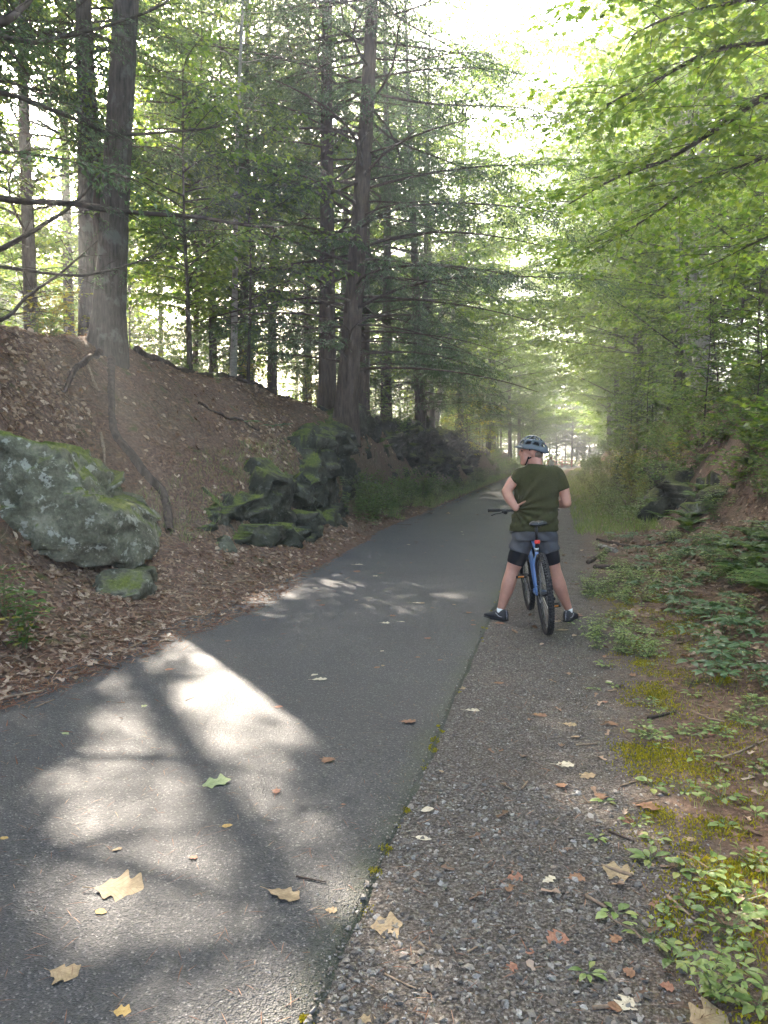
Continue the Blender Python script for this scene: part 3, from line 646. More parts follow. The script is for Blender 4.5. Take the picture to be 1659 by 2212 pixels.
M['maple'] = leafmat('maple_leaves', [(.055, .115, .024), (.080, .150, .030), (.105, .180, .036), (.15, .215, .042), (.07, .13, .03)], .55, (1.6, 1.5, .55), .42, .4)
M['hard'] = leafmat('hardwood_leaves', [(.045, .095, .026), (.070, .130, .030), (.095, .160, .036), (.14, .185, .036), (.075, .14, .034)], .55, (1.75, 1.65, .65), .45, .35)
M['yellow'] = leafmat('yellowing_leaves', [(.12, .16, .03), (.20, .20, .03), (.16, .18, .03), (.30, .26, .04)], .5, (1.4, 1.3, .5), .45, .35)
M['under'] = leafmat('undergrowth_leaves', [(.045, .095, .025), (.07, .13, .03), (.09, .15, .035), (.14, .19, .045)], .45, (1.5, 1.45, .55), .45, .35)
M['blue'] = leafmat('bluish_verge_leaves', [(.055, .105, .050), (.075, .135, .060), (.09, .15, .07), (.065, .12, .045)], .35, (1.4, 1.4, .6), .4, .45)

def polyp(P, s):
    """points and tangents on batch polylines P (B,n,3) at (idx, s)"""
    idx, s = s; n = P.shape[1]; t = np.clip(s, 0, 1) * (n - 1); i = np.minimum(t.astype(int), n - 2); f = (t - i)[:, None]
    a, b = P[idx, i], P[idx, i + 1]; return a + (b - a) * f, nrm(b - a)
def ramify(rs, P, spacing, bare, ang, ln, droop, upv=0.0, n2=4, jitter=.25):
    B = len(P); Ls = np.linalg.norm(np.diff(P, axis=1), axis=2).sum(1)
    cnt = np.maximum(1, (Ls * (1 - bare) / spacing).astype(int)); idx = np.repeat(np.arange(B), cnt)
    k = np.arange(len(idx)) - np.repeat(np.cumsum(cnt) - cnt, cnt)
    s = bare + (1 - bare) * (k + rs.random(len(idx))) / cnt[idx]
    p, t = polyp(P, (idx, s)); sg = np.where(k % 2, 1.0, -1.0)
    perp = nrm(np.cross(t, np.array([0, 0, 1.0])) + 1e-6); a = rs.uniform(*ang, len(idx))
    d = t * np.cos(a)[:, None] + perp * (sg * np.sin(a))[:, None] + rs.normal(0, jitter, (len(idx), 3)) * [1, 1, .7]
    d[:, 2] += upv; d = nrm(d); l = ln(Ls[idx], s) * rs.uniform(.6, 1.25, len(idx))
    u = np.linspace(0, 1, n2)[None, :, None]
    Q = p[:, None] + d[:, None] * l[:, None, None] * u; Q[..., 2] -= droop * l[:, None] * u[..., 0] ** 2
    return Q, idx, s, l
def put_leaves(rs, mb, P, spacing, ll, lw, tmpl, ang=(.6, 1.2), nj=.35, hang=0.0, cull=None, mat=0, start=.08, up=1.0):
    B = len(P); Ls = np.linalg.norm(np.diff(P, axis=1), axis=2).sum(1)
    cnt = np.maximum(1, np.round(Ls * (1 - start) / spacing).astype(int)) + 1; idx = np.repeat(np.arange(B), cnt)
    k = np.arange(len(idx)) - np.repeat(np.cumsum(cnt) - cnt, cnt); last = k == cnt[idx] - 1
    s = np.where(last, 1.0, start + (1 - start) * (k + rs.random(len(idx)) * .8) / np.maximum(1, cnt[idx] - 1))
    p, t = polyp(P, (idx, s)); sg = np.where(k % 2, 1.0, -1.0)
    perp = nrm(np.cross(t, np.array([0, 0, 1.0])) + 1e-6); a = np.where(last, rs.normal(0, .2, len(idx)), rs.uniform(*ang, len(idx)))
    d = t * np.cos(a)[:, None] + perp * (sg * np.sin(a))[:, None]; d[:, 2] -= hang; d = nrm(d + rs.normal(0, .12, d.shape))
    nm = nrm(np.array([0, 0, up]) + rs.normal(0, nj, d.shape)); L = ll * rs.uniform(.65, 1.25, len(idx)); W = lw * L / ll * rs.uniform(.85, 1.15, len(idx))
    if cull is not None:
        kp = cull(p, rs); p, d, nm, L, W = p[kp], d[kp], nm[kp], L[kp], W[kp]
    if len(p): mb.add(*leafs(p, d, nm, L, W, tmpl), mat)
    return len(p)
def trunk_mesh(rs, mb, P, r, sides=12, rough=.0, seed=0):
    V, F = tubes(P[None], r[None], sides, False)
    if rough:
        c = np.repeat(P, sides, 0); d = nrm(V - c); q = np.stack([V[:, 0] * 14, V[:, 1] * 14, V[:, 2] * 2.2], -1)
        rid = 1 - np.abs(fbm(q, 3, seed)) * 2.2; V = V + d * (rough * rid)[:, None]
    mb.add(V, F)
def trunk_path(rs, H, n, lean, sway, bow=(0, 0)):
    t = np.linspace(0, 1, n); P = np.stack([lean[0] * t + bow[0] * np.sin(PI * t), lean[1] * t + bow[1] * np.sin(PI * t), H * t], -1)
    ph = rs.uniform(0, 6, 4); P[:, 0] += sway * (np.sin(t * 7 + ph[0]) - math.sin(ph[0])) * t; P[:, 1] += sway * (np.sin(t * 6 + ph[1]) - math.sin(ph[1])) * t
    return P
def tree_parts(seed, H=16, r0=.2, z0=2.0, nb=90, Lmax=3.5, prof=None, up0=.15, droop=.3, sub=None, twig=(.13, .45), twig_ang=(.7, 1.1), twig_droop=.3,
               leaf=(.045, .05, .014), tmpl=NEEDLE, lang=(.6, 1.1), nj=.25, hang=.05, lean=(0, 0), sway=.06, bow=(0, 0), sides=12, rough=0, bare=.3, cull=None, origin=(0, 0, 0),
               azw=None, dead=0, drawtwig=True, flare=.35, ztop=None, twigr=.004, leafskip=None, rb=.010, ntr=40):
    rs = np.random.default_rng(seed); wood = MB(); lf = MB(); org = np.asarray(origin, float)
    cul = None if cull is None else (lambda p, r_: cull(p + org, r_))
    P = trunk_path(rs, H, ntr, lean, sway, bow); t = np.linspace(0, 1, ntr)
    r = r0 * (1 - t * .93) ** .85 + r0 * flare * (.6 * np.exp(-t * H / .35) + .4 * np.exp(-t * H / 1.4))
    P[0, 2] -= .35
    trunk_mesh(rs, wood, P, r, sides, rough, seed)
    z = z0 + ((ztop or H * .97) - z0) * (np.arange(nb) + rs.random(nb)) / nb; tz = z / H
    az = np.arange(nb) * 2.39996 + rs.normal(0, .5, nb)
    if azw is not None: az = azw(az, rs)
    pf = prof or (lambda t: (1 - t) ** .8)
    Lb = Lmax * pf(tz) * rs.uniform(.55, 1.15, nb); nn = 9; s = np.linspace(0, 1, nn)
    base, _ = polyp(P[None], (np.zeros(nb, int), tz))
    hz = np.stack([np.cos(az), np.sin(az), np.zeros(nb)], -1); wob = rs.normal(0, .07, (nb, 2))
    up = up0 + rs.normal(0, .10, nb)
    Bp = base[:, None] + hz[:, None] * (Lb[:, None] * s[None])[..., None]
    Bp[..., 2] += Lb[:, None] * (up[:, None] * s - droop * s ** 2)
    side = np.cross(hz, [0, 0, 1.0]); Bp += side[:, None] * (Lb[:, None] * (wob[:, :1] * np.sin(s * 5) + wob[:, 1:] * s ** 2))[..., None]
    Rb = (rb + .006 * Lb)[:, None] * (1 - s * .85)[None]
    V, F = tubes(Bp, Rb, 5); wood.add(V, F)
    live = np.ones(nb, bool)
    if dead: live = rs.random(nb) > dead * np.clip(1.6 - tz * 3, 0, 1)
    Q = Bp[live]; ntw = []
    if sub:   # an extra order of branching
        Q2, idx, ss, l = ramify(rs, Q, sub[0], bare, (.5, 1.0), lambda Lp, s_: sub[1] * Lp * (1.1 - .6 * s_), sub[2], .05, 4)
        V, F = tubes(Q2, (.004 + .004 * l)[:, None] * np.linspace(1, .35, 4)[None], 3); wood.add(V, F)
        Q = np.concatenate([Q2[:, ::1]]); bare2 = .1
        Tw, idx, ss, l = ramify(rs, Q, twig[0], bare2, twig_ang, lambda Lp, s_: twig[1] * (1.1 - .5 * s_), twig_droop)
    else:
        Tw, idx, ss, l = ramify(rs, Q, twig[0], bare, twig_ang, lambda Lp, s_: twig[1] * (1.15 - .7 * s_) * np.clip(Lp / 2.5, .35, 1), twig_droop)
    if cul is not None: kp = cul(Tw[:, 1], rs); Tw = Tw[kp]
    if drawtwig: V, F = tubes(Tw, np.full((len(Tw), 1), twigr) * np.linspace(1, .4, Tw.shape[1])[None], 3); lf.add(V, F, 1)
    n = put_leaves(rs, lf, Tw, leaf[0], leaf[1], leaf[2], tmpl, lang, nj, hang, cul)
    return wood, lf, P, Bp, n
def make_tree(name, label, loc, leafm, bark, group=None, part='crown', rotz=0, **kw):
    t = thing(name, label, 'tree', loc, group, (0, 0, rotz))
    wood, lf, P, Bp, n = tree_parts(origin=loc, **kw)
    wood.build('trunk', [M[bark]], t); lf.build(part, [M[leafm], M['twig']], t, False)
    make_tree.count += n
    return t
make_tree.count = 0

# open lane in the canopy through which the sun reaches the asphalt (patches in the photograph)
LANE = [(gz(310, 1730, .03), .27), (gz(440, 1820, .03), .36), (gz(420, 1600, .03), .28), (gz(500, 1930, .03), .38), (gz(480, 1500, .03), .14), (gz(600, 2030, .03), .32), (gz(570, 1540, .03), .16), (gz(470, 1440, .03), .10),
        (gz(660, 2130, .03), .28), (gz(1600, 1830, .03), .35)]
def lane(p, rs, grow=.008):
    keep = np.ones(len(p), bool)
    for c, r in LANE:
        v = p - c; t = v @ SUN; d = np.linalg.norm(v - t[:, None] * SUN, axis=1)
        rr = r * (1 + .35 * vnoise(p * 1.3, 5)) + grow * np.maximum(t, 0)
        keep &= ~((t > 0) & (d < rr))
    return keep
def clear_view(p):   # nothing grows right in front of the camera
    return (np.linalg.norm(p - _o, axis=1) > 3.0)
def near_cull(p, rs): return lane(p, rs) & clear_view(p)

HEMKW = dict(leafm='hemlock', bark='bark_red', tmpl=NEEDLE, leaf=(.046, .078, .029), sub=(.13, .30, .25), twig=(.062, .22), twig_droop=.35, up0=.12, droop=.22, hang=.12, nj=.3, bare=.25, drawtwig=False)
# twin hemlocks standing on the cut rock
p3 = gx(706, 850, -6.3); p4 = gx(745, 905, -5.45)
p3[2] = h1(p3[0], p3[1]); p4[2] = h1(p4[0], p4[1])
hem3 = make_tree('hemlock_tree', 'straight hemlock trunk standing just behind the one gripping the cut rock', p3, seed=103, H=19, r0=.235, z0=1.8, nb=120, Lmax=4.4, lean=(.25, 0), sides=20, rough=.012, dead=.95, prof=lambda t: (1 - t) ** .6, group=None, **HEMKW)
hem4 = make_tree('hemlock_tree', 'leaning hemlock whose flared roots grip the edge of the cut rock', p4, seed=104, H=19, r0=.26, z0=1.5, nb=150, Lmax=5.8, lean=(.9, .2), bow=(.15, 0), sides=20, rough=.012, dead=.6, flare=.6, prof=lambda t: (1 - t) ** .32, cull=lambda p, r: (p[:, 2] < 13.5) | (r.random(len(p)) < .4),
                 azw=lambda a, r: a, **HEMKW)
# big furrowed tree on the bank top
p1 = gx(232, 742, -7.0); p1[2] = h1(p1[0], p1[1])
big = make_tree('oak_tree', 'thick furrowed grey trunk at the top of the needle covered bank', p1, 'hard', 'bark', seed=201, H=21, r0=.205, z0=7.5, nb=36, Lmax=5.0, prof=lambda t: np.clip(1.2 - t, .25, 1), up0=.45, droop=.1, sub=(.3, .45, .15),
                twig=(.16, .5), leaf=(.07, .12, .075), drawtwig=False, tmpl=OVAL, nj=.5, lean=(1.8, .2), sides=40, rough=.020, flare=.55, cull=near_cull, bare=.35, ntr=260)
# slimmer neighbour behind it
p2 = gx(186, 690, -9.2); p2[2] = h1(p2[0], p2[1])
make_tree('pine_tree', 'slim grey trunk rising close behind the thick furrowed one', p2, 'hemlock', 'bark', seed=202, H=18, r0=.15, z0=4.0, nb=50, Lmax=2.6, lean=(.25, .3), sides=14, rough=.01, dead=.5, cull=near_cull,
          tmpl=NEEDLE, leaf=(.034, .065, .02), sub=(.2, .3, .2), drawtwig=False, twig=(.08, .22), twig_droop=.35, up0=.05, droop=.2, hang=.1, nj=.3, bare=.3)
# hemlock whose trunk stands left of the frame and whose boughs reach in
p5 = np.array([-8.6, 7.2, 0]); p5[2] = h1(p5[0], p5[1])
edge = make_tree('hemlock_tree', 'hemlock reaching long bare lower boughs across the bank top from the left', p5, seed=105, H=16, r0=.24, z0=1.6, nb=105, Lmax=5.0, sides=14, rough=.01, dead=.15, prof=lambda t: (1 - t) ** .5, cull=near_cull, **{**HEMKW, 'leaf': (.05, .08, .03), 'twig': (.075, .23)})
# hemlocks standing back from the crest; they shade the trail except for the sunlit lane
CO = dict(leafm='hemlock', bark='bark_red', tmpl=NEEDLE, leaf=(.05, .092, .036), sub=(.17, .31, .25), twig=(.085, .25), twig_droop=.35, up0=.12, droop=.22, hang=.12, nj=.3, bare=.2, drawtwig=False, cull=near_cull, sides=12, dead=.2, prof=lambda t: (1 - t) ** .5)
for sd, x_, y_, H_, nb_, L_, lab in [(111, -9.7, 14.2, 17, 150, 4.7, 'shaggy hemlock standing back behind the bank crest between the thick tree and the twin hemlocks'), (113, -13.5, 11.2, 16, 80, 3.8, 'hemlock deep in the woods behind the slim grey trunk')]:
    make_tree('hemlock_tree', lab, np.array([x_, y_, h1(x_, y_)]), seed=sd, H=H_, r0=.19, z0=4.2, nb=nb_, Lmax=L_, **CO)
# explicit long dead boughs, traced in the photograph, rooted in that trunk or in the one behind
def bough(root, px, Ys, r0_, seed, twigs=True):
    W = np.array([gy(a, b, y_) for (a, b), y_ in zip(px, Ys)]); n = 40; P = smooth_path(W, n); rs_ = np.random.default_rng(seed)
    P += .012 * np.stack([fbm(P * 5 + 9, 2, seed), fbm(P * 5 + 31, 2, seed), fbm(P * 5 + 77, 2, seed)], -1)
    mb_ = MB(); mb_.add(*tube(P, r0_ * np.linspace(1, .3, n), 7))
    Tw, idx, s, l = ramify(rs_, P[None], .16, .1, (.5, 1.1), lambda L_, s_: .75 * (1.1 - s_ * .6), .15, .05, 6, .4)
    mb_.add(*tubes(Tw, np.linspace(.006, .002, 6)[None].repeat(len(Tw), 0), 4))
    T2, idx, s, l = ramify(rs_, Tw, .12, .2, (.5, 1.1), lambda L_, s_: .25 + 0 * s_, .15, 0, 4, .3)
    mb_.add(*tubes(T2, np.linspace(.0035, .0012, 4)[None].repeat(len(T2), 0), 3))
    o = mb_.build('branch', M['twig']); under(o, root)
    return Tw
bpx = [([(-160, 390), (0, 430), (150, 440), (270, 458), (420, 468), (560, 490), (655, 482)], [7.4, 7.6, 8.0, 8.4, 8.9, 9.6, 10.2], .045),
       ([(-160, 560), (-20, 545), (60, 505), (160, 440), (235, 355)], [7.2, 7.3, 7.6, 8.0, 8.4], .040),
       ([(-160, 570), (0, 578), (160, 595), (255, 578), (350, 545)], [7.0, 7.0, 7.3, 7.8, 8.4], .022),
       ([(-160, 190), (0, 200), (130, 245), (250, 290), (360, 285), (470, 275)], [7.4, 7.5, 8.0, 8.5, 9.0, 9.6], .035),
       ([(-120, 680), (0, 690), (60, 640), (130, 590), (210, 520)], [7.0, 7.2, 7.6, 8.2, 8.8], .028),
       ([(-160, 90), (0, 48), (40, 25), (90, -30)], [5.2, 5.4, 5.6, 6.0], .05),
       ([(-120, 40), (60, 90), (150, 75), (250, 50), (350, 10), (400, -40)], [6.6, 7.0, 7.4, 7.8, 8.4, 9.0], .028)]
hemleaf = MB()
for k, (px, Ys, rr) in enumerate(bpx):
    Tw = bough(edge, px, Ys, rr, 300 + k)
    if k in (0, 2, 3, 5, 6):
        rs_ = np.random.default_rng(400 + k); T2, *_x = ramify(rs_, Tw, .07, .2, (.6, 1.0), lambda L_, s_: .28 * (1.2 - .6 * s_), .3, 0, 4, .2)
        T2 = T2[near_cull(T2[:, 1], rs_)]; T2 = T2[rs_.random(len(T2)) < .75]
        put_leaves(rs_, hemleaf, T2, .028, .05, .016, NEEDLE, (.6, 1.1), .3, .12, near_cull)
under(hemleaf.build('foliage', M['hemlock'], None, False), edge)

# ---- right side -------------------------------------------------------------
BIRKW = dict(leafm='maple', bark='bark_pale', tmpl=OVAL, leaf=(.09, .085, .05), sub=(.35, .45, .15), twig=(.22, .42), up0=.55, droop=.25, hang=.15, nj=.45, bare=.25)
def px_tree(name, label, base, top, X0, X1, leafm='maple', bark='bark', extra=1.15, wid=None, **kw):
    """trunk from base pixel (on the ground at x=X0) to top pixel (at x=X1)"""
    b = gx(base[0], base[1], X0); y0 = b[1]; b[2] = h1(b[0], b[1]); tp = gx(top[0], top[1], X1)
    v = tp - b; H = v[2] * extra; k = dict(kw); lean = (v[0] * extra, np.clip(v[1], -3, 3) * extra)
    return make_tree(name, label, b, leafm, bark, H=H, lean=lean, **k)
GB = 'birch stems clumped above the black rock shelf'
COM = dict(tmpl=OVAL, drawtwig=False, leaf=(.06, .10, .068), sub=(.26, .42, .12), twig=(.13, .45), up0=.45, droop=.2, hang=.12, nj=.4, bare=.2, sides=12, sway=.05, cull=near_cull)
px_tree('birch_tree', 'leftmost leaning pale birch stem of the clump above the black rock', (1497, 862), (1405, 330), 4.0, 3.3, 'hard', 'bark_pale', 1.5, seed=211, r0=.14, z0=6.0, nb=26, Lmax=2.6, **COM)
px_tree('birch_tree', 'middle birch stem of the clump, forked above the dark base', (1511, 860), (1468, 250), 4.05, 3.8, 'hard', 'bark_pale', 1.5, seed=212, r0=.15, z0=7.0, nb=26, Lmax=2.8, **COM)
px_tree('birch_tree', 'straightest birch stem of the clump nearest the bank crest', (1526, 862), (1490, 60), 4.15, 4.0, 'hard', 'bark_pale', 1.2, seed=213, r0=.16, z0=7.5, nb=30, Lmax=3.0, **COM)
# leaning trunk on the right with an arching limb
lt = thing('maple_tree', 'smooth grey trunk leaning far over toward the trail with an arching limb', 'tree', (6.2, 13.0, h1(6.2, 13.0)))
W = np.array([[6.2, 13.0, h1(6.2, 13) - .3], gx(1652, 600, 5.7), gx(1600, 500, 5.5), gx(1555, 410, 5.3), gx(1515, 330, 5.1), gx(1488, 285, 5.0), gx(1470, 180, 4.9), gx(1460, 0, 4.8)])
W[0, 1] = W[1, 1] + .3; W[0, 2] = h1(W[0, 0], W[0, 1]) - .3; lt.location = (W[0, 0], W[0, 1], W[0, 2] + .3)
for k in range(1, len(W)): pass
mb = MB(); P = smooth_path(W, 50); trunk_mesh(None, mb, P, np.linspace(.15, .05, 50), 14, .006, 3); under(mb.build('trunk', M['bark']), lt)
lm = MB()
limbs = [([(1640, 520), (1560, 440), (1500, 430), (1440, 455), (1380, 490), (1300, 540)], [5.6, 5.35, 5.1, 4.8, 4.4, 3.9], .06),
         ([(1600, 500), (1650, 420), (1700, 330)], [5.5, 5.9, 6.2], .04), ([(1520, 340), (1580, 230), (1660, 150)], [5.1, 5.4, 5.8], .04), ([(1490, 290), (1420, 220), (1330, 170)], [5.0, 4.7, 4.2], .035)]
rs_ = np.random.default_rng(77)
for px, Xs, r_ in limbs:
    P = smooth_path(np.array([gx(a, b, x_) for (a, b), x_ in zip(px, Xs)]), 24); mb = MB(); mb.add(*tube(P, np.linspace(r_, r_ * .25, 24), 8)); under(mb.build('limb', M['bark']), lt)
    Q2, *_x = ramify(rs_, P[None], .13, .15, (.5, 1.1), lambda L_, s_: 1.1 + 0 * s_, .1, .1, 6, .4)
    lm.add(*tubes(Q2, np.linspace(.008, .003, 6)[None].repeat(len(Q2), 0), 4), 1)
    Tw, *_x = ramify(rs_, Q2, .16, .1, (.6, 1.1), lambda L_, s_: .4 + 0 * s_, .15, 0, 4, .3)
    Tw = Tw[near_cull(Tw[:, 1], rs_)]
    put_leaves(rs_, lm, Tw, .07, .10, .085, MAPLE, (.6, 1.2), .35, .15, near_cull)
under(lm.build('crown', [M['maple'], M['twig']], None, False), lt)
# maple bough layers hanging into the upper right from a trunk outside the frame
nt = thing('maple_tree', 'maple spreading flat layers of backlit leaves over the trail from the right', 'tree', (6.4, 9.0, h1(6.4, 9.0)))
mb = MB(); P = smooth_path([[6.4, 9, h1(6.4, 9) - .3], [6.3, 9.1, 6], [6.5, 9.3, 9], [6.2, 9.5, 13]], 30); trunk_mesh(None, mb, P, np.linspace(.17, .06, 30), 14, .006, 5); under(mb.build('trunk', M['bark']), nt)
lm = MB()
nl = [([(1850, 130), (1659, 205), (1560, 270), (1440, 345), (1330, 385), (1230, 440)], [10.0, 10.2, 10.6, 11.2, 12.0, 12.8], .055),
      ([(1850, 60), (1659, 90), (1540, 110), (1440, 160), (1340, 210), (1270, 260)], [9.6, 9.7, 9.9, 10.3, 10.8, 11.3], .045),
      ([(1850, 10), (1700, -10), (1560, 10), (1440, 40), (1340, 90)], [9.0, 9.0, 9.2, 9.6, 10.0], .04),
      ([(1850, 260), (1700, 320), (1600, 360), (1500, 400), (1400, 470), (1290, 540)], [10.6, 10.8, 11.2, 11.8, 12.6, 13.4], .04),
      ([(1850, 420), (1740, 470), (1640, 520), (1540, 570)], [11.2, 11.4, 11.8, 12.4], .03),
      ([(1850, -120), (1700, -110), (1560, -90), (1430, -60)], [8.6, 8.6, 8.8, 9.2], .04)]
for px, Ys, r_ in nl:
    P = smooth_path(np.array([gy(a, b, y_) for (a, b), y_ in zip(px, Ys)]), 24); mb = MB(); mb.add(*tube(P, np.linspace(r_, r_ * .2, 24), 8)); under(mb.build('limb', M['bark']), nt)
    Q2, *_x = ramify(rs_, P[None], .12, .1, (.5, 1.1), lambda L_, s_: 1.25 + 0 * s_, .1, .02, 6, .3)
    lm.add(*tubes(Q2, np.linspace(.007, .003, 6)[None].repeat(len(Q2), 0), 4), 1)
    Tw, *_x = ramify(rs_, Q2, .11, .1, (.6, 1.1), lambda L_, s_: .38 + 0 * s_, .12, 0, 4, .2)
    Tw = Tw[near_cull(Tw[:, 1], rs_)]
    put_leaves(rs_, lm, Tw, .08, .10, .085, MAPLE, (.6, 1.2), .28, .1, near_cull)
under(lm.build('crown', [M['maple'], M['twig']], None, False), nt)
# ================================================================== THE WOODS ON BOTH SIDES
def proto(name, cat_label, **kw):
    return make_tree(name, cat_label, (0, -300, -60), **kw)
HARD = dict(leafm='hard', bark='bark', tmpl=RHOMB, drawtwig=False, sub=(.30, .46, .12), up0=.42, droop=.16, hang=.12, nj=.45, bare=.2, sides=10)
P_ = {}
P_['h1'] = proto('hardwood_tree', 'x', seed=501, H=19, r0=.19, z0=3.5, nb=64, Lmax=4.2, prof=lambda t: .45 + .75 * np.sin(np.clip(t, 0, 1) * PI) ** .7 * (1 - t * .4), twig=(.13, .5), leaf=(.062, .14, .10), **HARD)
P_['h2'] = proto('hardwood_tree', 'x', seed=502, H=22, r0=.22, z0=6, nb=62, Lmax=4.8, prof=lambda t: .4 + .8 * np.sin(np.clip(t, 0, 1) * PI) ** .7 * (1 - t * .4), twig=(.13, .5), leaf=(.062, .15, .105), **HARD)
P_['h3'] = proto('hardwood_tree', 'x', seed=503, H=15, r0=.13, z0=1.8, nb=62, Lmax=3.3, prof=lambda t: .5 + .6 * np.sin(np.clip(t, 0, 1) * PI) ** .7, twig=(.12, .45), leaf=(.06, .125, .095), **HARD)
P_['m1'] = proto('maple_tree', 'x', seed=531, H=18, r0=.16, z0=2.6, nb=60, Lmax=4.9, leafm='maple', bark='bark', tmpl=OVAL, drawtwig=False, sub=(.30, .42, .10), up0=.38, droop=.16, hang=.12, nj=.32, bare=.15, sides=10, prof=lambda t: .5 + .6 * np.sin(np.clip(t, 0, 1) * PI) ** .6, twig=(.15, .5), leaf=(.075, .125, .09))
P_['e1'] = proto('hemlock_tree', 'x', seed=511, H=17, r0=.2, z0=1.5, nb=120, Lmax=3.6, dead=.3, prof=lambda t: (1 - t) ** .6, sides=10, leafm='hemlock', bark='bark_red', tmpl=NEEDLE, leaf=(.05, .09, .034), sub=(.16, .32, .25), twig=(.075, .24), twig_droop=.35, up0=.1, droop=.2, hang=.12, nj=.3, bare=.25, drawtwig=False)
P_['s1'] = proto('maple_sapling', 'x', seed=521, H=4.5, r0=.028, z0=.8, nb=30, Lmax=1.5, leafm='maple', bark='twig', tmpl=MAPLE, sub=None, twig=(.10, .38), leaf=(.075, .13, .10), up0=.35, droop=.2, hang=.12, nj=.25, bare=.15, sides=6, ntr=20, flare=.1, prof=lambda t: .5 + .6 * np.sin(t * PI), rb=.004)
P_['s2'] = proto('beech_sapling', 'x', seed=522, H=3.2, r0=.022, z0=.5, nb=34, Lmax=1.3, leafm='under', bark='twig', tmpl=OVAL, sub=None, twig=(.085, .36), leaf=(.05, .095, .05), up0=.4, droop=.25, hang=.1, nj=.25, bare=.12, sides=6, ntr=20, flare=.1, prof=lambda t: .6 + .5 * np.sin(t * PI), rb=.004)
P_['s3'] = proto('maple_sapling', 'x', seed=523, H=6.5, r0=.04, z0=1.4, nb=44, Lmax=2.0, leafm='maple', bark='bark', tmpl=OVAL, sub=None, twig=(.10, .45), leaf=(.07, .12, .08), up0=.35, droop=.2, hang=.12, nj=.28, bare=.15, sides=6, ntr=24, flare=.1, prof=lambda t: .5 + .6 * np.sin(t * PI), rb=.005)
LAB = {'m1': 'spreading bright green maple', 'h1': 'straight leafy hardwood', 'h2': 'high crowned hardwood', 'h3': 'slender leafy hardwood', 'e1': 'dark hemlock',
       's1': 'thin broad leaved maple sapling', 's2': 'short small leaved beech sapling', 's3': 'tall thin maple sapling'}
GRP = {'m1': 'maples lining the trail', 'h1': 'straight hardwoods of the woods', 'h2': 'tall hardwoods of the woods', 'h3': 'slender hardwoods of the woods', 'e1': 'hemlocks back in the woods', 's1': 'maple saplings', 's2': 'beech saplings', 's3': 'tall maple saplings'}
for k, o in P_.items(): o['label'] = LAB[k]; o['group'] = GRP[k]
_first = {}
rsf = np.random.default_rng(909)
def where(x, y):
    if y > 100: return 'beyond the red gate'
    if y < 5 and x < 0: return 'behind the big mossy boulder'
    if y < 5: return 'behind the gravel shoulder'
    if x < 0: return 'on the bank of the big boulder' if y < 24 else ('above the far rock wall' if y < 52 else 'near the gate beyond the rock wall')
    return 'on the bank of the birch clump' if y < 26 else ('along the bank past the birch clump' if y < 52 else 'near the red gate past the birch bank')
def size_word(sc, lo=.88, hi=1.06): return 'young ' if sc < lo else ('large ' if sc > hi else '')
def plant_tree(k, x, y, sc=1.0, label=None, sink=.1, rz=None):
    loc = (x, y, h1(x, y) - sink); rz = rsf.uniform(0, 6.28) if rz is None else rz; tl = rsf.normal(0, .025, 2)
    if k not in _first:
        o = P_[k]; o.location = loc; o.rotation_euler = (tl[0], tl[1], rz); o.scale = (sc,) * 3; _first[k] = o
        _kids[o.name] = [(c, list(c.children)) for c in o.children]
    else: o = copy_tree(P_[k], loc, rz, sc, tilt=tl)
    o['label'] = label or (size_word(sc) + LAB[k] + ' ' + where(x, y)); o['group'] = GRP[k] + ' ' + where(x, y)
    return o
lc = np.mean([c for c, r in LANE[:8]], 0)
def lane_dist(x, y):   # horizontal distance from the sunlit lane, and distance along it
    v = np.array([x - lc[0], y - lc[1]]); d = SUN[:2] / np.linalg.norm(SUN[:2]); t = v @ d; return abs(v[0] * d[1] - v[1] * d[0]), t
spots = []
def scatter(n, x0, x1, y0, y1, kinds, weights, mind, sc=(.8, 1.15), lane_w=5.2, log=False):
    got = 0
    for _ in range(n * 12):
        x = rsf.uniform(x0, x1); y = rsf.uniform(y0, y1) if not log else y0 * (y1 / y0) ** rsf.random()
        x += float(bend(y)) if y < 105 else 0
        ld, lt_ = lane_dist(x, y)
        if 0 < lt_ < 40 and ld < lane_w: continue
        if any((x - a) ** 2 + (y - b) ** 2 < mind ** 2 for a, b in spots): continue
        spots.append((x, y)); plant_tree(rsf.choice(kinds, p=weights), x, y, rsf.uniform(*sc)); got += 1
        if got >= n: break
for q in (p1, p2, p3, p4, p5): spots.append((q[0], q[1]))
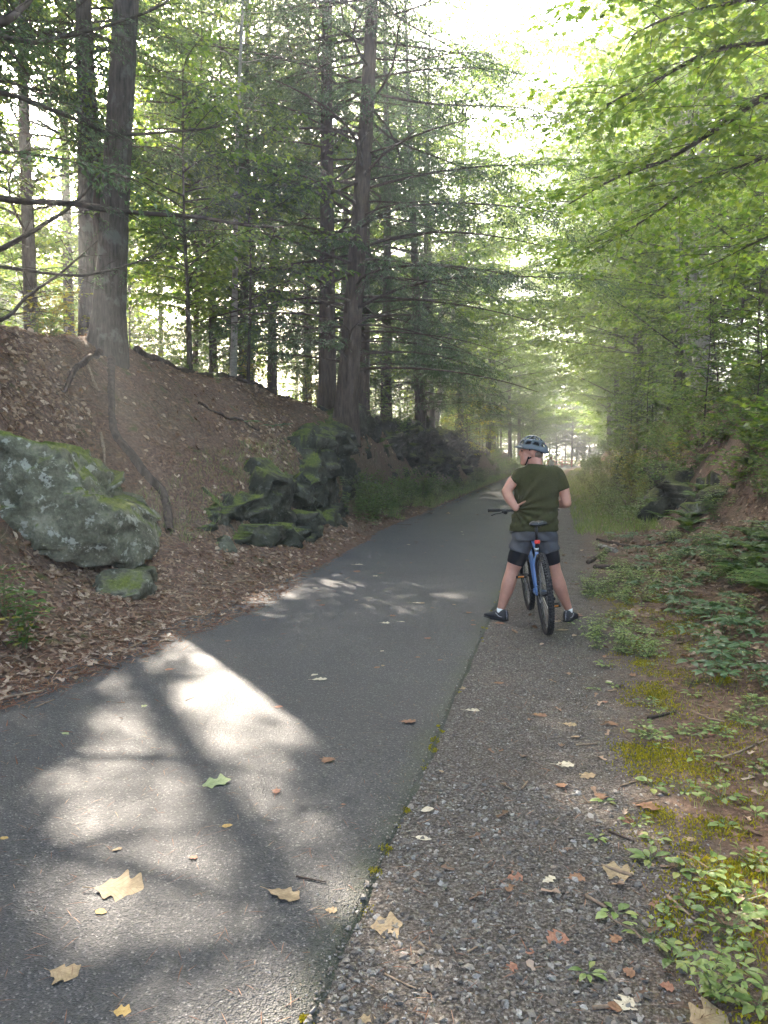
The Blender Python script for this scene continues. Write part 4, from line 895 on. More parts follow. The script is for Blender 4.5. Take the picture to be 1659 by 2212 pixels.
# maples and hemlocks lining the trail, their crowns almost meeting overhead
for x, y, k, sc in [(7.2, 24.5, 'm1', 1.0), (4.3, 30.5, 'm1', 1.0), (5.2, 35, 'm1', 1.15), (3.9, 40, 'm1', 1.15), (4.4, 47, 'm1', 1.25), (3.8, 54, 'm1', 1.3), (4.4, 62, 'm1', 1.3), (3.9, 71, 'm1', 1.3), (4.4, 80, 'm1', 1.3), (3.9, 90, 'm1', 1.25), (7.6, 12.0, 'm1', 1.0), (9.3, 17.5, 'm1', 1.0), (10.2, 23, 'm1', 1.1),
        (-6.3, 23.4, 'e1', 1.05), (-6.6, 28, 'e1', 1.1), (-6.2, 33.5, 'm1', 1.1), (-6.6, 38, 'e1', 1.2), (-5.9, 44.5, 'm1', 1.25), (-6.4, 51, 'e1', 1.2), (-5.6, 58, 'm1', 1.3), (-6.2, 67, 'e1', 1.2), (-5.6, 76, 'm1', 1.3), (-5.8, 87, 'm1', 1.3), (-5.7, 30.6, 'e1', 1.15), (3.9, 26.6, 'm1', .8), (-1.5, 113, 'e1', .9), (.8, 117, 'e1', 1.0), (2.2, 114.5, 'e1', .85), (-.3, 121, 'e1', 1.1), (3.6, 119, 'm1', .8), (-4.0, 116, 'm1', .9)]:
    x += float(bend(y)); spots.append((x, y)); plant_tree(k, x, y, sc)
# hardwoods added to shade the trail, crowns cut open along the sunlit lane
for sd, x, y, H_, lab in [(541, -12.6, 15.8, 18, 'hardwood with a sun gap cut through its crown behind the shaggy hemlock'), (542, -15.0, 20.5, 20, 'hardwood with light gaps in its crown deep behind the shaggy hemlock'), (543, -13.2, 12.2, 17, 'hardwood leaning over the slim grey trunk with gaps in its crown')]:
    spots.append((x, y)); make_tree('hardwood_tree', lab, np.array([x, y, h1(x, y)]), seed=sd, H=H_, r0=.17, z0=3.0, nb=56, Lmax=4.4, prof=lambda t: .45 + .75 * np.sin(np.clip(t, 0, 1) * PI) ** .7 * (1 - t * .4), twig=(.14, .5), leaf=(.07, .15, .11), cull=near_cull, **HARD)
# left woods
scatter(15, -24, -9.5, 9, 34, ['h1', 'h2', 'h3', 'e1'], [.25, .25, .3, .2], 2.3)
scatter(22, -52, -10, 30, 95, ['h1', 'h2', 'h3', 'e1'], [.3, .3, .3, .1], 3.2)
scatter(9, -9, -6.4, 24, 92, ['h3', 'e1', 'h1'], [.4, .35, .25], 2.2, (.7, 1.0))
# low young growth standing in the sunlit lane, below the sun's rays
dl = SUN[:2] / np.linalg.norm(SUN[:2])
for _ in range(26):
    s_ = rsf.uniform(17, 62); q_ = rsf.uniform(-5.5, 5.5); x, y = lc[0] + dl[0] * s_ - dl[1] * q_, lc[1] + dl[1] * s_ + dl[0] * q_
    if x < -9 and not any((x - a) ** 2 + (y - b) ** 2 < 2.2 for a, b in spots): spots.append((x, y)); plant_tree('h3' if s_ > 24 else 's3', x, y, min(1.0, s_ * .018) if s_ > 24 else .9)
# right woods
scatter(12, 8, 22, 9, 34, ['h1', 'h2', 'h3'], [.3, .3, .4], 2.4)
scatter(20, 6, 45, 32, 95, ['h1', 'h2', 'h3', 'e1'], [.3, .3, .35, .05], 3.0)
scatter(7, 3.6, 6.5, 26, 92, ['h3', 'h1'], [.7, .3], 2.4, (.7, .95))
# beyond the crossing
scatter(26, -50, 50, 126, 170, ['h1', 'h2', 'h3'], [.4, .4, .2], 4.0)
scatter(16, -16, 16, 111, 126, ['h1', 'm1', 'h3'], [.3, .4, .3], 2.6, (.7, 1.0))
scatter(12, -12, -4.5, 84, 108, ['m1', 'h3', 's3'], [.3, .4, .3], 1.6, (.6, 1.0)); scatter(12, 2.5, 12, 84, 108, ['m1', 'h3', 's3'], [.3, .4, .3], 1.6, (.6, 1.0))
# trees behind the camera, closing the canopy overhead
scatter(7, -14, -5.5, -9, 4.5, ['h1', 'h2', 'e1'], [.4, .4, .2], 3.0)
scatter(5, 4.5, 12, -9, 6, ['h1', 'h2'], [.5, .5], 3.0)
# understory
for x, y in ((-7.2, 13.6), (-8.0, 15.0), (-7.0, 15.9), (-8.6, 17.3)): spots.append((x, y)); plant_tree('s3', x, y, 1.0)  # saplings added on the crest to keep stray sun off the path
scatter(34, -20, -7.4, 8.5, 34, ['s1', 's2', 's3'], [.25, .5, .25], .9, (.7, 1.2), 2.0)
scatter(16, -7.5, -5.6, 22, 60, ['s1', 's2', 's3'], [.3, .5, .2], .8, (.7, 1.1), 0)
scatter(26, 4.2, 14, 11, 34, ['s1', 's2', 's3'], [.4, .25, .35], .9, (.7, 1.2), 0)
scatter(18, 2.9, 4.4, 15, 50, ['s1', 's2', 's3'], [.45, .25, .3], .8, (.7, 1.1), 0)
# slim dark trunks seen between the thick tree and the twin hemlocks
for px, X, r_, lab in [((418, 742), -10.5, .085, 'slim dark trunk, left of two close behind the bank crest'), ((456, 748), -10.2, .11, 'slim dark trunk, right of two close behind the bank crest'), ((503, 800), -7.4, .075, 'pale slender pole leaning at the bank crest'), ((497, 760), -9.8, .085, 'dark straight pole behind the leaning pale one')]:
    g = gx(px[0], px[1], X); g[2] = h1(g[0], g[1])
    make_tree('pole_tree', lab, g, 'hard', 'bark_pale' if 'pale slender' in lab else 'bark_red', seed=int(px[0]), H=11, r0=r_, z0=3.5, nb=18, Lmax=1.9, lean=(.5, 0), tmpl=OVAL, leaf=(.08, .11, .07), sub=(.4, .42, .12), twig=(.25, .4), up0=.4, droop=.2, hang=.1, nj=.4, bare=.2, sides=10, ntr=24)
for px, tp, X, lab in [((905, 880), (950, 690), -7.2, 'left pale birch of a leaning pair above the rock wall'), ((935, 880), (968, 720), -7.0, 'right pale birch of a leaning pair above the rock wall')]:
    px_tree('birch_tree', lab, px, tp, X, X + 1.4, 'hard', 'bark_pale', 2.0, seed=px[0], r0=.2, z0=6, nb=20, Lmax=2.4, **{**COM, 'cull': None})
# yellowing bush on the rock wall
g = gx(1010, 950, -5.4); o = make_tree('yellowing_bush', 'small tree turning yellow on the rock wall beyond the hemlocks', (g[0], g[1], h1(g[0], g[1])), 'yellow', 'twig', seed=88, H=5, r0=.04, z0=.4, nb=40, Lmax=2.2, tmpl=OVAL, leaf=(.09, .13, .085), sub=None, twig=(.13, .45), up0=.35, droop=.35, hang=.15, nj=.35, bare=.15, sides=6, ntr=20, prof=lambda t: .6 + .5 * np.sin(t * PI))
o['category'] = 'tree'
# far woods reading as one mass
rsd = np.random.default_rng(5); mb = MB()
def far_mass(n, fx, fy, z0, z1, L):
    x, y = fx(n), fy(n); c = fb2(x, y, .16, 3, 71); z = hgt(x, y) + z0 + (z1 - z0) * rsd.random(n) ** 1.3 * np.clip(.75 + c, .3, 1.3)
    k = fbm(np.stack([x, y, z], -1) * .3, 3, 73) > -.08; x, y, z = x[k], y[k], z[k]; m_ = len(x)
    d0 = nrm(rsd.normal(size=(m_, 3)) * [1, 1, .5]); nm = nrm(rsd.normal(0, .6, (m_, 3)) + [0, 0, 1]); Ls = rsd.uniform(.7, 1.3, m_) * L
    mb.add(*leafs(np.stack([x, y, z], -1), d0, nm, Ls, Ls * .75, RHOMB))
far_mass(18000, lambda n: rsd.uniform(-110, -30, n), lambda n: rsd.uniform(20, 150, n), 0, 17, .42)
far_mass(14000, lambda n: rsd.uniform(26, 100, n), lambda n: rsd.uniform(20, 150, n), 0, 17, .42)
far_mass(15000, lambda n: rsd.uniform(-90, 90, n), lambda n: rsd.uniform(150, 200, n), 0, 20, .45)
far_mass(30000, lambda n: rsd.uniform(-48, -15, n), lambda n: rsd.uniform(18, 80, n), 0, 7, .26)
far_mass(12000, lambda n: rsd.uniform(14, 40, n), lambda n: rsd.uniform(18, 80, n), 0, 7, .26)
far_mass(9000, lambda n: rsd.uniform(-30, 35, n), lambda n: rsd.uniform(118, 140, n), 0, 9, .28)
far_mass(13000, lambda n: rsd.uniform(-12, 14, n), lambda n: rsd.uniform(110, 124, n), 0, 12, .32)
tag(mb.build('distant_woods', M['hard'], None, False), 'far green woods filling the gaps between the trunks', 'woods', kind='stuff')
# low growth of the forest floor behind the bank crests
mb = MB()
def low_mass(n, x0, x1, y0, y1, zmax, L, thr=0.0):
    x = rsd.uniform(x0, x1, n); y = rsd.uniform(y0, y1, n); k = fb2(x, y, .5, 3, 91) > thr - .1; x, y = x[k], y[k]; m_ = len(x)
    z = hgt(x, y) + zmax * rsd.random(m_) ** 1.5 * np.clip(.6 + fb2(x, y, .8, 2, 93), .1, 1.4)
    d0 = nrm(rsd.normal(size=(m_, 3)) * [1, 1, .3]); nm = nrm(rsd.normal(0, .35, (m_, 3)) + [0, 0, 1]); Ls = rsd.uniform(.6, 1.3, m_) * L
    mb.add(*leafs(np.stack([x, y, z], -1), d0, nm, Ls, Ls * .7, RHOMB))
low_mass(16000, -26, -8.2, 9, 45, .9, .11); low_mass(9000, 5, 20, 9, 45, .9, .11)
tag(mb.build('forest_undergrowth', M['under'], None, False), 'low green undergrowth on the forest floor behind both banks', 'undergrowth', kind='stuff')
# ================================================================== THE RIDER
M['skin'] = plain('skin', (.43, .215, .155), .55, noise=.10, nscale=18, spec=.35)
def shirt_mat():
    m, N, L, p = newmat('olive_heather_cloth'); co = N.new('ShaderNodeTexCoord').outputs['Object']
    mp = N.new('ShaderNodeMapping'); L.new(co, mp.inputs['Vector']); mp.inputs['Scale'].default_value = (1, 1, 3)
    n = texn(N, L, mp.outputs[0], 90, 4, .7); n2 = texn(N, L, co, 600, 2)
    r = ramp(N, [(.3, (.026, .0265, .012)), (.7, (.066, .064, .029))]); L.new(n.outputs['Fac'], r.inputs['Fac']); L.new(r.outputs['Color'], p.inputs['Base Color'])
    p.inputs['Roughness'].default_value = .95; p.inputs['Specular IOR Level'].default_value = .1; bump(N, L, p, n2.outputs['Fac'], .2, .002); return m
M['shirt'] = shirt_mat()
M['shorts'] = plain('grey_shorts_cloth', (.072, .072, .080), .85, noise=.15, nscale=120, spec=.2)
M['black_cloth'] = plain('black_stretch_cloth', (.008, .008, .011), .8, noise=.2, nscale=200, spec=.2)
M['sock'] = plain('white_sock', (.75, .75, .75), .9)
M['shoe'] = plain('dark_grey_shoe', (.030, .030, .033), .7, noise=.3, nscale=60)
M['shoe_line'] = plain('pale_shoe_piping', (.30, .30, .31), .6)
M['sole'] = plain('black_rubber_sole', (.010, .010, .010), .8)
M['helmet'] = plain('slate_blue_helmet', (.060, .076, .092), .42, noise=.05)
M['helmet_in'] = plain('black_helmet_foam', (.008, .008, .010), .8)
M['red'] = plain('red_plastic', (.65, .03, .02), .35)
M['hair'] = plain('short_grey_hair', (.17, .12, .09), .9, noise=.3, nscale=200)
YP = 7.16
def W(px, py, dy=0.0): return gy(px, py, YP + dy)
person = thing('person', 'man in olive t-shirt, grey shorts and bike helmet astride his bicycle, looking left', 'person', (-.22, YP, 0))
def finish(mb, name, mat, voxel=.008, smooth=4, disp=None, parent=person, sub=None):
    """union of closed pieces -> one continuous surface"""
    me = mb.mesh(name + '_raw', [mat]); o = bpy.data.objects.new(name + '_raw', me); C.objects.link(o)
    r = o.modifiers.new('r', 'REMESH'); r.mode = 'VOXEL'; r.voxel_size = voxel; r.use_smooth_shade = True
    if smooth: s_ = o.modifiers.new('s', 'SMOOTH'); s_.factor = .5; s_.iterations = smooth
    dg = bpy.context.evaluated_depsgraph_get(); m2 = bpy.data.meshes.new_from_object(o.evaluated_get(dg)); bpy.data.objects.remove(o); bpy.data.meshes.remove(me)
    n = len(m2.vertices); co = np.empty(n * 3); m2.vertices.foreach_get('co', co); co = co.reshape(-1, 3)
    if disp is not None:
        nn = np.empty(n * 3); m2.vertices.foreach_get('normal', nn); nn = nn.reshape(-1, 3); co = co + nn * disp(co)[:, None]
        m2.vertices.foreach_set('co', co.ravel())
    m2.materials.clear(); m2.materials.append(mat); m2.polygons.foreach_set('use_smooth', np.ones(len(m2.polygons), bool)); m2.name = name; m2.update()
    ob = link(name, m2); 
    return under(ob, parent)
def limb(mb, pts, rad, n=14, k=18, tip=True):
    P = smooth_path(np.array(pts), k); r = np.interp(np.linspace(0, 1, k), np.linspace(0, 1, len(rad)), rad); mb.add(*tube(P, r, n)); 
    mb.add(*ellipsoid(P[0], [r[0]] * 3, 10, 8)); 
    if tip: mb.add(*ellipsoid(P[-1], [r[-1]] * 3, 10, 8))
# joints
neck = W(1160, 1006); headc = W(1148, 974, .0)
shL, elL, wrL = W(1127, 1023, .0), W(1094, 1061, -.07), W(1114, 1098, -.115)
shR, elR, wrR = W(1204, 1022, .02), W(1224, 1086, .0), W(1203, 1090, .23)
hipL, hipR = W(1130, 1168, .03), W(1179, 1168, .03)
knL, anL = W(1107, 1235, .02), W(1082, 1316, .0)
knR, anR = W(1197, 1235, .05), W(1228, 1316, .14)
body = MB()
# skull, jaw, nose, ear, neck: face turned left (towards -x)
hd = headc
body.add(*ellipsoid(hd + [0.012, 0, .008], (.094, .074, .088), 20, 14))
body.add(*ellipsoid(hd + [-.045, 0, -.055], (.058, .056, .075), 16, 12))
body.add(*ellipsoid(hd + [-.075, 0, -.112], (.030, .034, .026), 12, 8))       # chin
body.add(*ellipsoid(hd + [-.086, 0, .022], (.018, .048, .016), 12, 8))        # brow
V, F = tube([hd + [-.088, 0, .015], hd + [-.108, 0, -.020], hd + [-.112, 0, -.034], hd + [-.094, 0, -.042]], [.010, .013, .014, .012], 8); body.add(V, F)  # nose
body.add(*ellipsoid(hd + [-.094, 0, -.068], (.013, .024, .008), 10, 6)); body.add(*ellipsoid(hd + [-.092, 0, -.084], (.013, .022, .008), 10, 6))      # lips
for s_ in (-1, 1): body.add(*ellipsoid(hd + [.018, s_ * .078, -.020], (.022, .010, .033), 12, 8)); body.add(*ellipsoid(hd + [-.070, s_ * .045, -.030], (.020, .016, .020), 10, 8))
limb(body, [hd + [.022, .0, -.045], neck + [-.012, 0, .02], neck + [0, 0, -.06]], [.062, .062, .075])
# arms
limb(body, [shL * .8 + elL * .2, (shL + elL) / 2 + [-.012, 0, .004], elL], [.052, .055, .046]); limb(body, [elL, elL * .62 + wrL * .38 + [-.006, 0, -.005], wrL], [.047, .050, .031])
limb(body, [shR * .8 + elR * .2, (shR + elR) / 2 + [.01, 0, .0], elR], [.052, .056, .046]); limb(body, [elR, elR * .62 + wrR * .38, wrR], [.047, .049, .031])
# hands
def hand(wr, d, across, up, thumb, curl):
    d, across, up = nrm(np.array(d, float)), nrm(np.array(across, float)), nrm(np.array(up, float))
    pc = wr + d * .045; V, F = rings([wr - d * .01, wr + d * .02, wr + d * .06, wr + d * .088], np.array([.022, .034, .040, .038])[:, None] * across, np.array([.020, .017, .015, .012])[:, None] * up, 12); body.add(V, F)
    for k, ln in enumerate((.070, .080, .075, .058)):
        b = wr + d * .082 + across * (.030 - .020 * k); p = [b]; dd = d.copy()
        for sgm in (.45, .32, .23): dd = nrm(dd + up * curl); p.append(p[-1] + dd * ln * sgm)
        limb(body, p, [.0095, .0088, .0075], 8, 9)
    t = nrm(np.array(thumb, float)); limb(body, [wr + d * .018 + across * .026, wr + d * .02 + across * .034 + t * .03, wr + d * .02 + across * .036 + t * .085], [.013, .011, .0085], 8, 9)
hand(wrL, (.25, .95, .02), (.45, -.35, .8), (.95, .1, -.2), tuple(W(1139, 1080, -.15) - W(1117, 1092, -.13)), .2)
hand(wrR, (-.75, .6, .05), (.1, .1, .95), (-.4, -.7, 0), (-.3, .4, .8), .45)
# legs
def leg(h_, k_, a_):
    limb(body, [h_, (h_ + k_) / 2, k_ + [0, 0, .02]], [.090, .084, .066])
    limb(body, [k_ + [0, 0, .02], k_ * .66 + a_ * .34 + [0, -.018, 0], k_ * .3 + a_ * .7 + [0, -.005, 0], a_, a_ + [0, 0, -.04]], [.064, .069, .051, .036, .037])
leg(hipL, knL, anL); leg(hipR, knR, anR)
finish(body, 'body', M['skin'], .0085, 3)
# clothes -----------------------------------------------------------
tor = MB()
zs = [1003, 1011, 1022, 1045, 1075, 1095, 1112, 1130, 1146]
xl = [1144, 1124, 1115, 1112, 1114, 1115, 1110, 1103, 1099]; xr = [1174, 1196, 1206, 1210, 1208, 1206, 1205, 1206, 1206]
dep = [.07, .095, .115, .130, .135, .135, .140, .145, .145]; dyc = [0, .0, .005, .01, .02, .025, .025, .02, .02]
cen = []; A_ = []; B_ = []
for z_, a_, b_, d_, y_ in zip(zs, xl, xr, dep, dyc):
    pa, pb = W(a_, z_, y_), W(b_, z_, y_); cen.append((pa + pb) / 2); A_.append((pb - pa) / 2); B_.append([0, d_, 0])
tor.add(*rings(smooth_path(cen, 30), smooth_path(A_, 30), smooth_path(B_, 30), 28, pw=.85))
limb(tor, [neck * .45 + shL * .55 + [0, 0, -.050], shL + [.005, 0, -.008], shL * .48 + elL * .52], [.07, .070, .066], tip=False)
limb(tor, [neck * .45 + shR * .55 + [0, 0, -.050], shR + [-.005, 0, -.012], shR * .42 + elR * .58], [.07, .070, .068], tip=False)
hemz = W(1150, 1143)[2]
def cloth(co):
    q = co - W(1112, 1098)
    rr = np.hypot(q[:, 0] * .9, q[:, 2]); ang = np.arctan2(q[:, 2], q[:, 0])
    fold = np.sin(ang * 17 + 3 * fbm(co * 4, 2, 3)) * np.sign(1) * np.exp(-rr / .34) * .016                      # folds fanning from the hand on the hip
    low = np.sin((co[:, 2] - .5 * co[:, 0]) * 62 + 4 * fbm(co * 5, 2, 8)) * .014 * np.clip((1.16 - co[:, 2]) / .25, 0, 1)
    ed = np.clip((co[:, 2] - hemz - .012) / .05, 0, 1)
    return (fold + low) * ed + .006 * fbm(co * 9, 3, 4) + .0035 * np.abs(fbm(co * 22, 2, 6))
finish(tor, 'shirt', M['shirt'], .0075, 7, cloth)
sh = MB()
pc = (hipL + hipR) / 2
def lring(a, b, y, d_): pa, pb = W(*a, y), W(*b, y); return (pa + pb) / 2, (pb - pa) / 2, [0, d_, 0]
rr_ = [lring((1108, 1130), (1203, 1130), .02, .135), lring((1107, 1150), (1204, 1150), .02, .14), lring((1107, 1166), (1203, 1166), .02, .135)]
sh.add(*rings([q[0] for q in rr_], [q[1] for q in rr_], [q[2] for q in rr_], 24, pw=.85))
for hp, kn, s_ in ((hipL, knL, -1), (hipR, knR, 1)):
    e_ = hp + (kn - hp) * .34
    limb(sh, [hp + [0, 0, .06], hp + [s_ * .012, 0, -.02], e_ + [s_ * .006, 0, 0]], [.108, .108, .105], tip=False)
def cut_below(z):   # flatten rounded lower ends into hems
    return lambda co: 0 * co[:, 0]
finish(sh, 'shorts', M['shorts'], .0075, 6, lambda co: .005 * np.sin(co[:, 2] * 55 + co[:, 0] * 30 + 3 * fbm(co * 6, 2, 2)) + .004 * fbm(co * 12, 2, 3))
us = MB()
for hp, kn in ((hipL, knL), (hipR, knR)): limb(us, [hp, hp * .5 + kn * .5, hp * .25 + kn * .75], [.097, .093, .083], tip=False)
finish(us, 'under_shorts', M['black_cloth'], .007, 6)
# shoes and socks
def shoe(an, toe, name='shoe'):
    d = nrm(np.array([toe[0] - an[0], toe[1] - an[1], 0.0])); sd = np.array([d[1], -d[0], 0]); g = surf(np.array([an[0]]), np.array([an[1]]))[0]
    base = np.array([an[0], an[1], g]); q = MB()
    st = [(-.075, .026, .05, .075), (-.06, .034, .055, .10), (-.02, .038, .055, .10), (.04, .040, .045, .085), (.10, .046, .034, .062), (.16, .044, .026, .045), (.195, .030, .022, .032)]
    cen_ = [base + d * a + [0, 0, .012 + h_ / 2] for a, w_, h0, h_ in st]
    V, F = rings(smooth_path(cen_, 16), smooth_path([sd * w_ for a, w_, h0, h_ in st], 16), smooth_path([[0, 0, h_ / 2] for a, w_, h0, h_ in st], 16), 16, pw=.75); q.add(V, F)
    up_ = q.build(name, M['shoe']); under(up_, person)
    q = MB(); cen_ = [base + d * a + [0, 0, .010] for a, w_, h0, h_ in st]
    q.add(*rings(smooth_path(cen_, 16), smooth_path([sd * (w_ + .005) for a, w_, h0, h_ in st], 16), [[0, 0, .011]] * 16, 16, pw=.7)); s2 = q.build('sole', M['sole']); s2.parent = up_; s2.matrix_parent_inverse = Matrix.Translation(person.location).inverted()
    s2.matrix_parent_inverse = Matrix.Identity(4)
    q = MB(); q.add(*tube([base - d * .077 + [0, 0, .02], base - d * .080 + [0, 0, .06], base - d * .066 + [0, 0, .108]], .0035, 6))
    for s_ in (-1, 1): q.add(*tube(smooth_path([base - d * .079 + [0, 0, .055], base - d * .03 + sd * s_ * .042 + [0, 0, .045], base + d * .03 + sd * s_ * .043 + [0, 0, .075]], 8), .003, 5))
    s3 = q.build('piping', M['shoe_line']); s3.parent = up_
    q = MB(); q.add(*tube([an + [0, 0, -.045], an + [0, 0, -.02], an + [0, 0, .012]], [.036, .0385, .038], 14)); under(q.build('sock', M['sock']), person)
shoe(anL, gz(1050, 1334)); shoe(anR, anR + np.array([.055, .16, 0]))
# helmet -------------------------------------------------------------
hc = hd + np.array([.012, 0, .030]); hel = None
def hsurf(u, v, off=0.0):
    """u: angle round (0 = front of the face, -x), v: 0 rim .. 1 crown"""
    el = v * PI / 2; rx, ry, rz = .124 + off, .100 + off, .108 + off
    x = -np.cos(u) * np.cos(el) * rx; y = np.sin(u) * np.cos(el) * ry; z = np.sin(el) * rz
    drop = -.055 * np.clip(-np.cos(u), 0, 1) ** 1.2 * (1 - v) - .018 * np.abs(np.sin(u)) * (1 - v)
    x = x + .012 * np.clip(-np.cos(u), 0, 1) * (1 - v)
    return hc + np.stack([x, y, z + drop], -1)
nu, nv = 48, 20
U, Vv = np.meshgrid(np.linspace(0, 2 * PI, nu, endpoint=False), np.linspace(0, 1, nv + 1)); i = np.arange(nv)[:, None]; j = np.arange(nu)[None]
q = np.stack([i * nu + j, i * nu + (j + 1) % nu, (i + 1) * nu + (j + 1) % nu, (i + 1) * nu + j], -1).reshape(-1, 4)
mb = MB(); mb.add(hsurf(U.ravel(), Vv.ravel(), -.016), q); helmet = under(mb.build('helmet', M['helmet_in']), person)
# outer ribs: leave slanting vents open
uc = ((j + .5) / nu * 2 * PI + 0 * i); vc = ((i + .5) / nv + 0 * j)
su = np.abs(((uc + PI) % (2 * PI)) - PI)                                    # 0 front .. pi back
lat = np.sin(su)
row1 = (vc > .24) & (vc < .42); row2 = (vc > .54) & (vc < .78)
slant = (su * 1.55 - vc * 1.3 + .2) % 1.0
vent = (row1 & (slant > .34) & (su > .35) & (su < 2.75)) | (row2 & (slant > .36) & (su > .3) & (su < 2.9))
kq = q[~vent.ravel()]
me = mesh_np('shell', hsurf(U.ravel(), Vv.ravel()), [kq], [M['helmet']]); shell = link('shell', me); shell.parent = helmet
md = shell.modifiers.new('t', 'SOLIDIFY'); md.thickness = .013; md.offset = -1; md = shell.modifiers.new('b', 'SUBSURF'); md.levels = 1; md.render_levels = 1
vu = np.linspace(-.95, .95, 15); mb = MB(); rim = hsurf(vu, np.full(15, .10), .004); fr = rim + np.stack([-.052 * np.cos(vu), .012 * np.sin(vu), -.010 + 0 * vu], -1)
Vz = np.concatenate([rim, fr, rim + [0, 0, .011], fr + [0, 0, .005]]); k = np.arange(14)[:, None]
Fz = np.concatenate([np.hstack([k, k + 1, k + 16, k + 15]), np.hstack([k + 30, k + 45, k + 46, k + 31]), np.hstack([k + 15, k + 16, k + 46, k + 45])]); mb.add(Vz, Fz); v_ = mb.build('visor', M['helmet']); v_.parent = helmet
mb = MB(); bk = hsurf(np.array([PI]), np.array([.38]), .004)[0]; mb.add(*box(bk, (.010, .03, .024))); o = mb.build('rear_dial', M['red']); o.parent = helmet
for s_ in (-1,):   # straps on the side we see and the far side
    pass
mb = MB()
for s_ in (-1, 1):
    a1 = hsurf(np.array([s_ * -1.35]), np.array([.02]), -.012)[0]; a2 = hsurf(np.array([s_ * -2.35]), np.array([.02]), -.012)[0]; jn = hd + [-.028, s_ * .076, -.075]; ch = hd + [-.058, 0, -.135]
    for pth in ([a1, (a1 + jn) / 2 + [0, s_ * .008, 0], jn], [a2, (a2 + jn) / 2 + [0, s_ * .010, 0], jn], [jn, (jn + ch) / 2 + [0, s_ * .012, -.008], ch]): mb.add(*tube(smooth_path(pth, 8), .0065, 6))
o = mb.build('strap', M['black_cloth']); o.parent = helmet
# short hair at the nape and cropped stubble
mb = MB(); mb.add(*ellipsoid(hd + [.048, 0, -.028], (.064, .073, .05), 18, 10)); under(mb.build('hair', M['hair']), person)
M['eye'] = plain('eye', (.08, .05, .04), .3)
for s_ in (-1, 1): mb = MB(); mb.add(*ellipsoid(hd + [-.088, s_ * .030, .001], (.010, .012, .008), 10, 6)); under(mb.build('eye', M['eye']), person)

# ================================================================== THE BICYCLE

M['frame'] = plain('blue_frame_paint', (.075, .15, .33), .3, spec=.6)
M['tyre'] = plain('black_tyre_rubber', (.014, .014, .015), .85, noise=.3, nscale=60)
M['metal'] = plain('brushed_alloy', (.45, .45, .46), .35, 1.0)
M['blackm'] = plain('black_anodised_metal', (.014, .014, .016), .4, spec=.5)
M['saddle'] = plain('black_saddle_vinyl', (.012, .012, .013), .45)
M['orange'] = plain('amber_reflector', (.65, .22, .03), .3)
rw, fw = gz(1182, 1372), gz(1144, 1318); hd_ = fw - rw; ba = math.atan2(hd_[1], hd_[0]); WB = float(np.linalg.norm(hd_[:2]))
bike = thing('bicycle', 'blue mountain bicycle with knobbly tyres and red tail light under the rider', 'bicycle', (rw[0], rw[1], .012))
bike.rotation_mode = 'ZYX'
bike.rotation_euler = Matrix.Rotation(ba, 4, 'Z').to_3x3().__matmul__(Matrix.Rotation(R(-5.0), 4, 'X').to_3x3()).to_euler('ZYX')
RW = .362
def wheel(cx_, nm, steer=0):
    w = MB(); w.add(*_torus(cx_, RW - .027, .027, 72, 12)); 
    th = np.arange(84) * 2 * PI / 84
    for k, t_ in enumerate(th):   # tread knobs
        rt = np.array([[math.cos(t_), 0, -math.sin(t_)], [0, 1, 0], [math.sin(t_), 0, math.cos(t_)]])
        for lat_, rad_ in ((-.019, RW - .006), (.019, RW - .006), (0.0 if k % 2 else .008, RW + .001)):
            c_ = np.array([cx_ + rad_ * math.cos(t_), lat_, RW + rad_ * math.sin(t_)]); w.add(*box(c_, (.009, .011, .016), rt))
    tyre = w.build('wheel', M['tyre'], bike, True)
    r_ = MB(); r_.add(*_torus(cx_, RW - .058, .011, 60, 8, 1.5)); o = r_.build('rim', M['blackm']); o.parent = tyre
    sp = []
    for k in range(28):
        a = k * 2 * PI / 28; b = a + (.5 if k % 2 else -.5); s_ = 1 if k % 4 < 2 else -1
        sp.append([[cx_ + .024 * math.cos(b), s_ * .030, RW + .024 * math.sin(b)], [cx_ + (RW - .062) * math.cos(a), 0, RW + (RW - .062) * math.sin(a)]])
    r_ = MB(); r_.add(*tubes(np.array(sp), np.full((28, 2), .0011), 4)); o = r_.build('spokes', M['metal']); o.parent = tyre
    r_ = MB(); r_.add(*tube([[cx_, -.055, RW], [cx_, -.03, RW], [cx_, .03, RW], [cx_, .055, RW]], [.012, .020, .020, .012], 14)); o = r_.build('hub', M['blackm']); o.parent = tyre
    r_ = MB(); th = np.linspace(0, 2 * PI, 36, endpoint=False)
    for s0, s1, yy in ((.058, .080, .042),):
        c_ = np.stack([cx_ + np.cos(th), 0 * th, RW + np.sin(th)], -1)
    ring0 = np.stack([cx_ + .058 * np.cos(th), .042 + 0 * th, RW + .058 * np.sin(th)], -1); ring1 = np.stack([cx_ + .080 * np.cos(th), .042 + 0 * th, RW + .080 * np.sin(th)], -1)
    kk = np.arange(36)[:, None]; r_.add(np.vstack([ring0, ring1]), np.hstack([kk, (kk + 1) % 36, (kk + 1) % 36 + 36, kk + 36])); o = r_.build('brake_disc', M['metal']); o.parent = tyre
def _torus(cx_, Rm, rm, n, m, fl=1.0):
    a = np.arange(n) * 2 * PI / n; b = np.arange(m) * 2 * PI / m
    V = np.stack([cx_ + (Rm + rm * np.cos(b)[None]) * np.cos(a)[:, None], fl * rm * np.sin(b)[None] + 0 * a[:, None], RW + (Rm + rm * np.cos(b)[None]) * np.sin(a)[:, None]], -1).reshape(-1, 3)
    i_ = np.arange(n)[:, None]; j_ = np.arange(m)[None]
    return V, np.stack([i_ * m + j_, ((i_ + 1) % n) * m + j_, ((i_ + 1) % n) * m + (j_ + 1) % m, i_ * m + (j_ + 1) % m], -1).reshape(-1, 4)
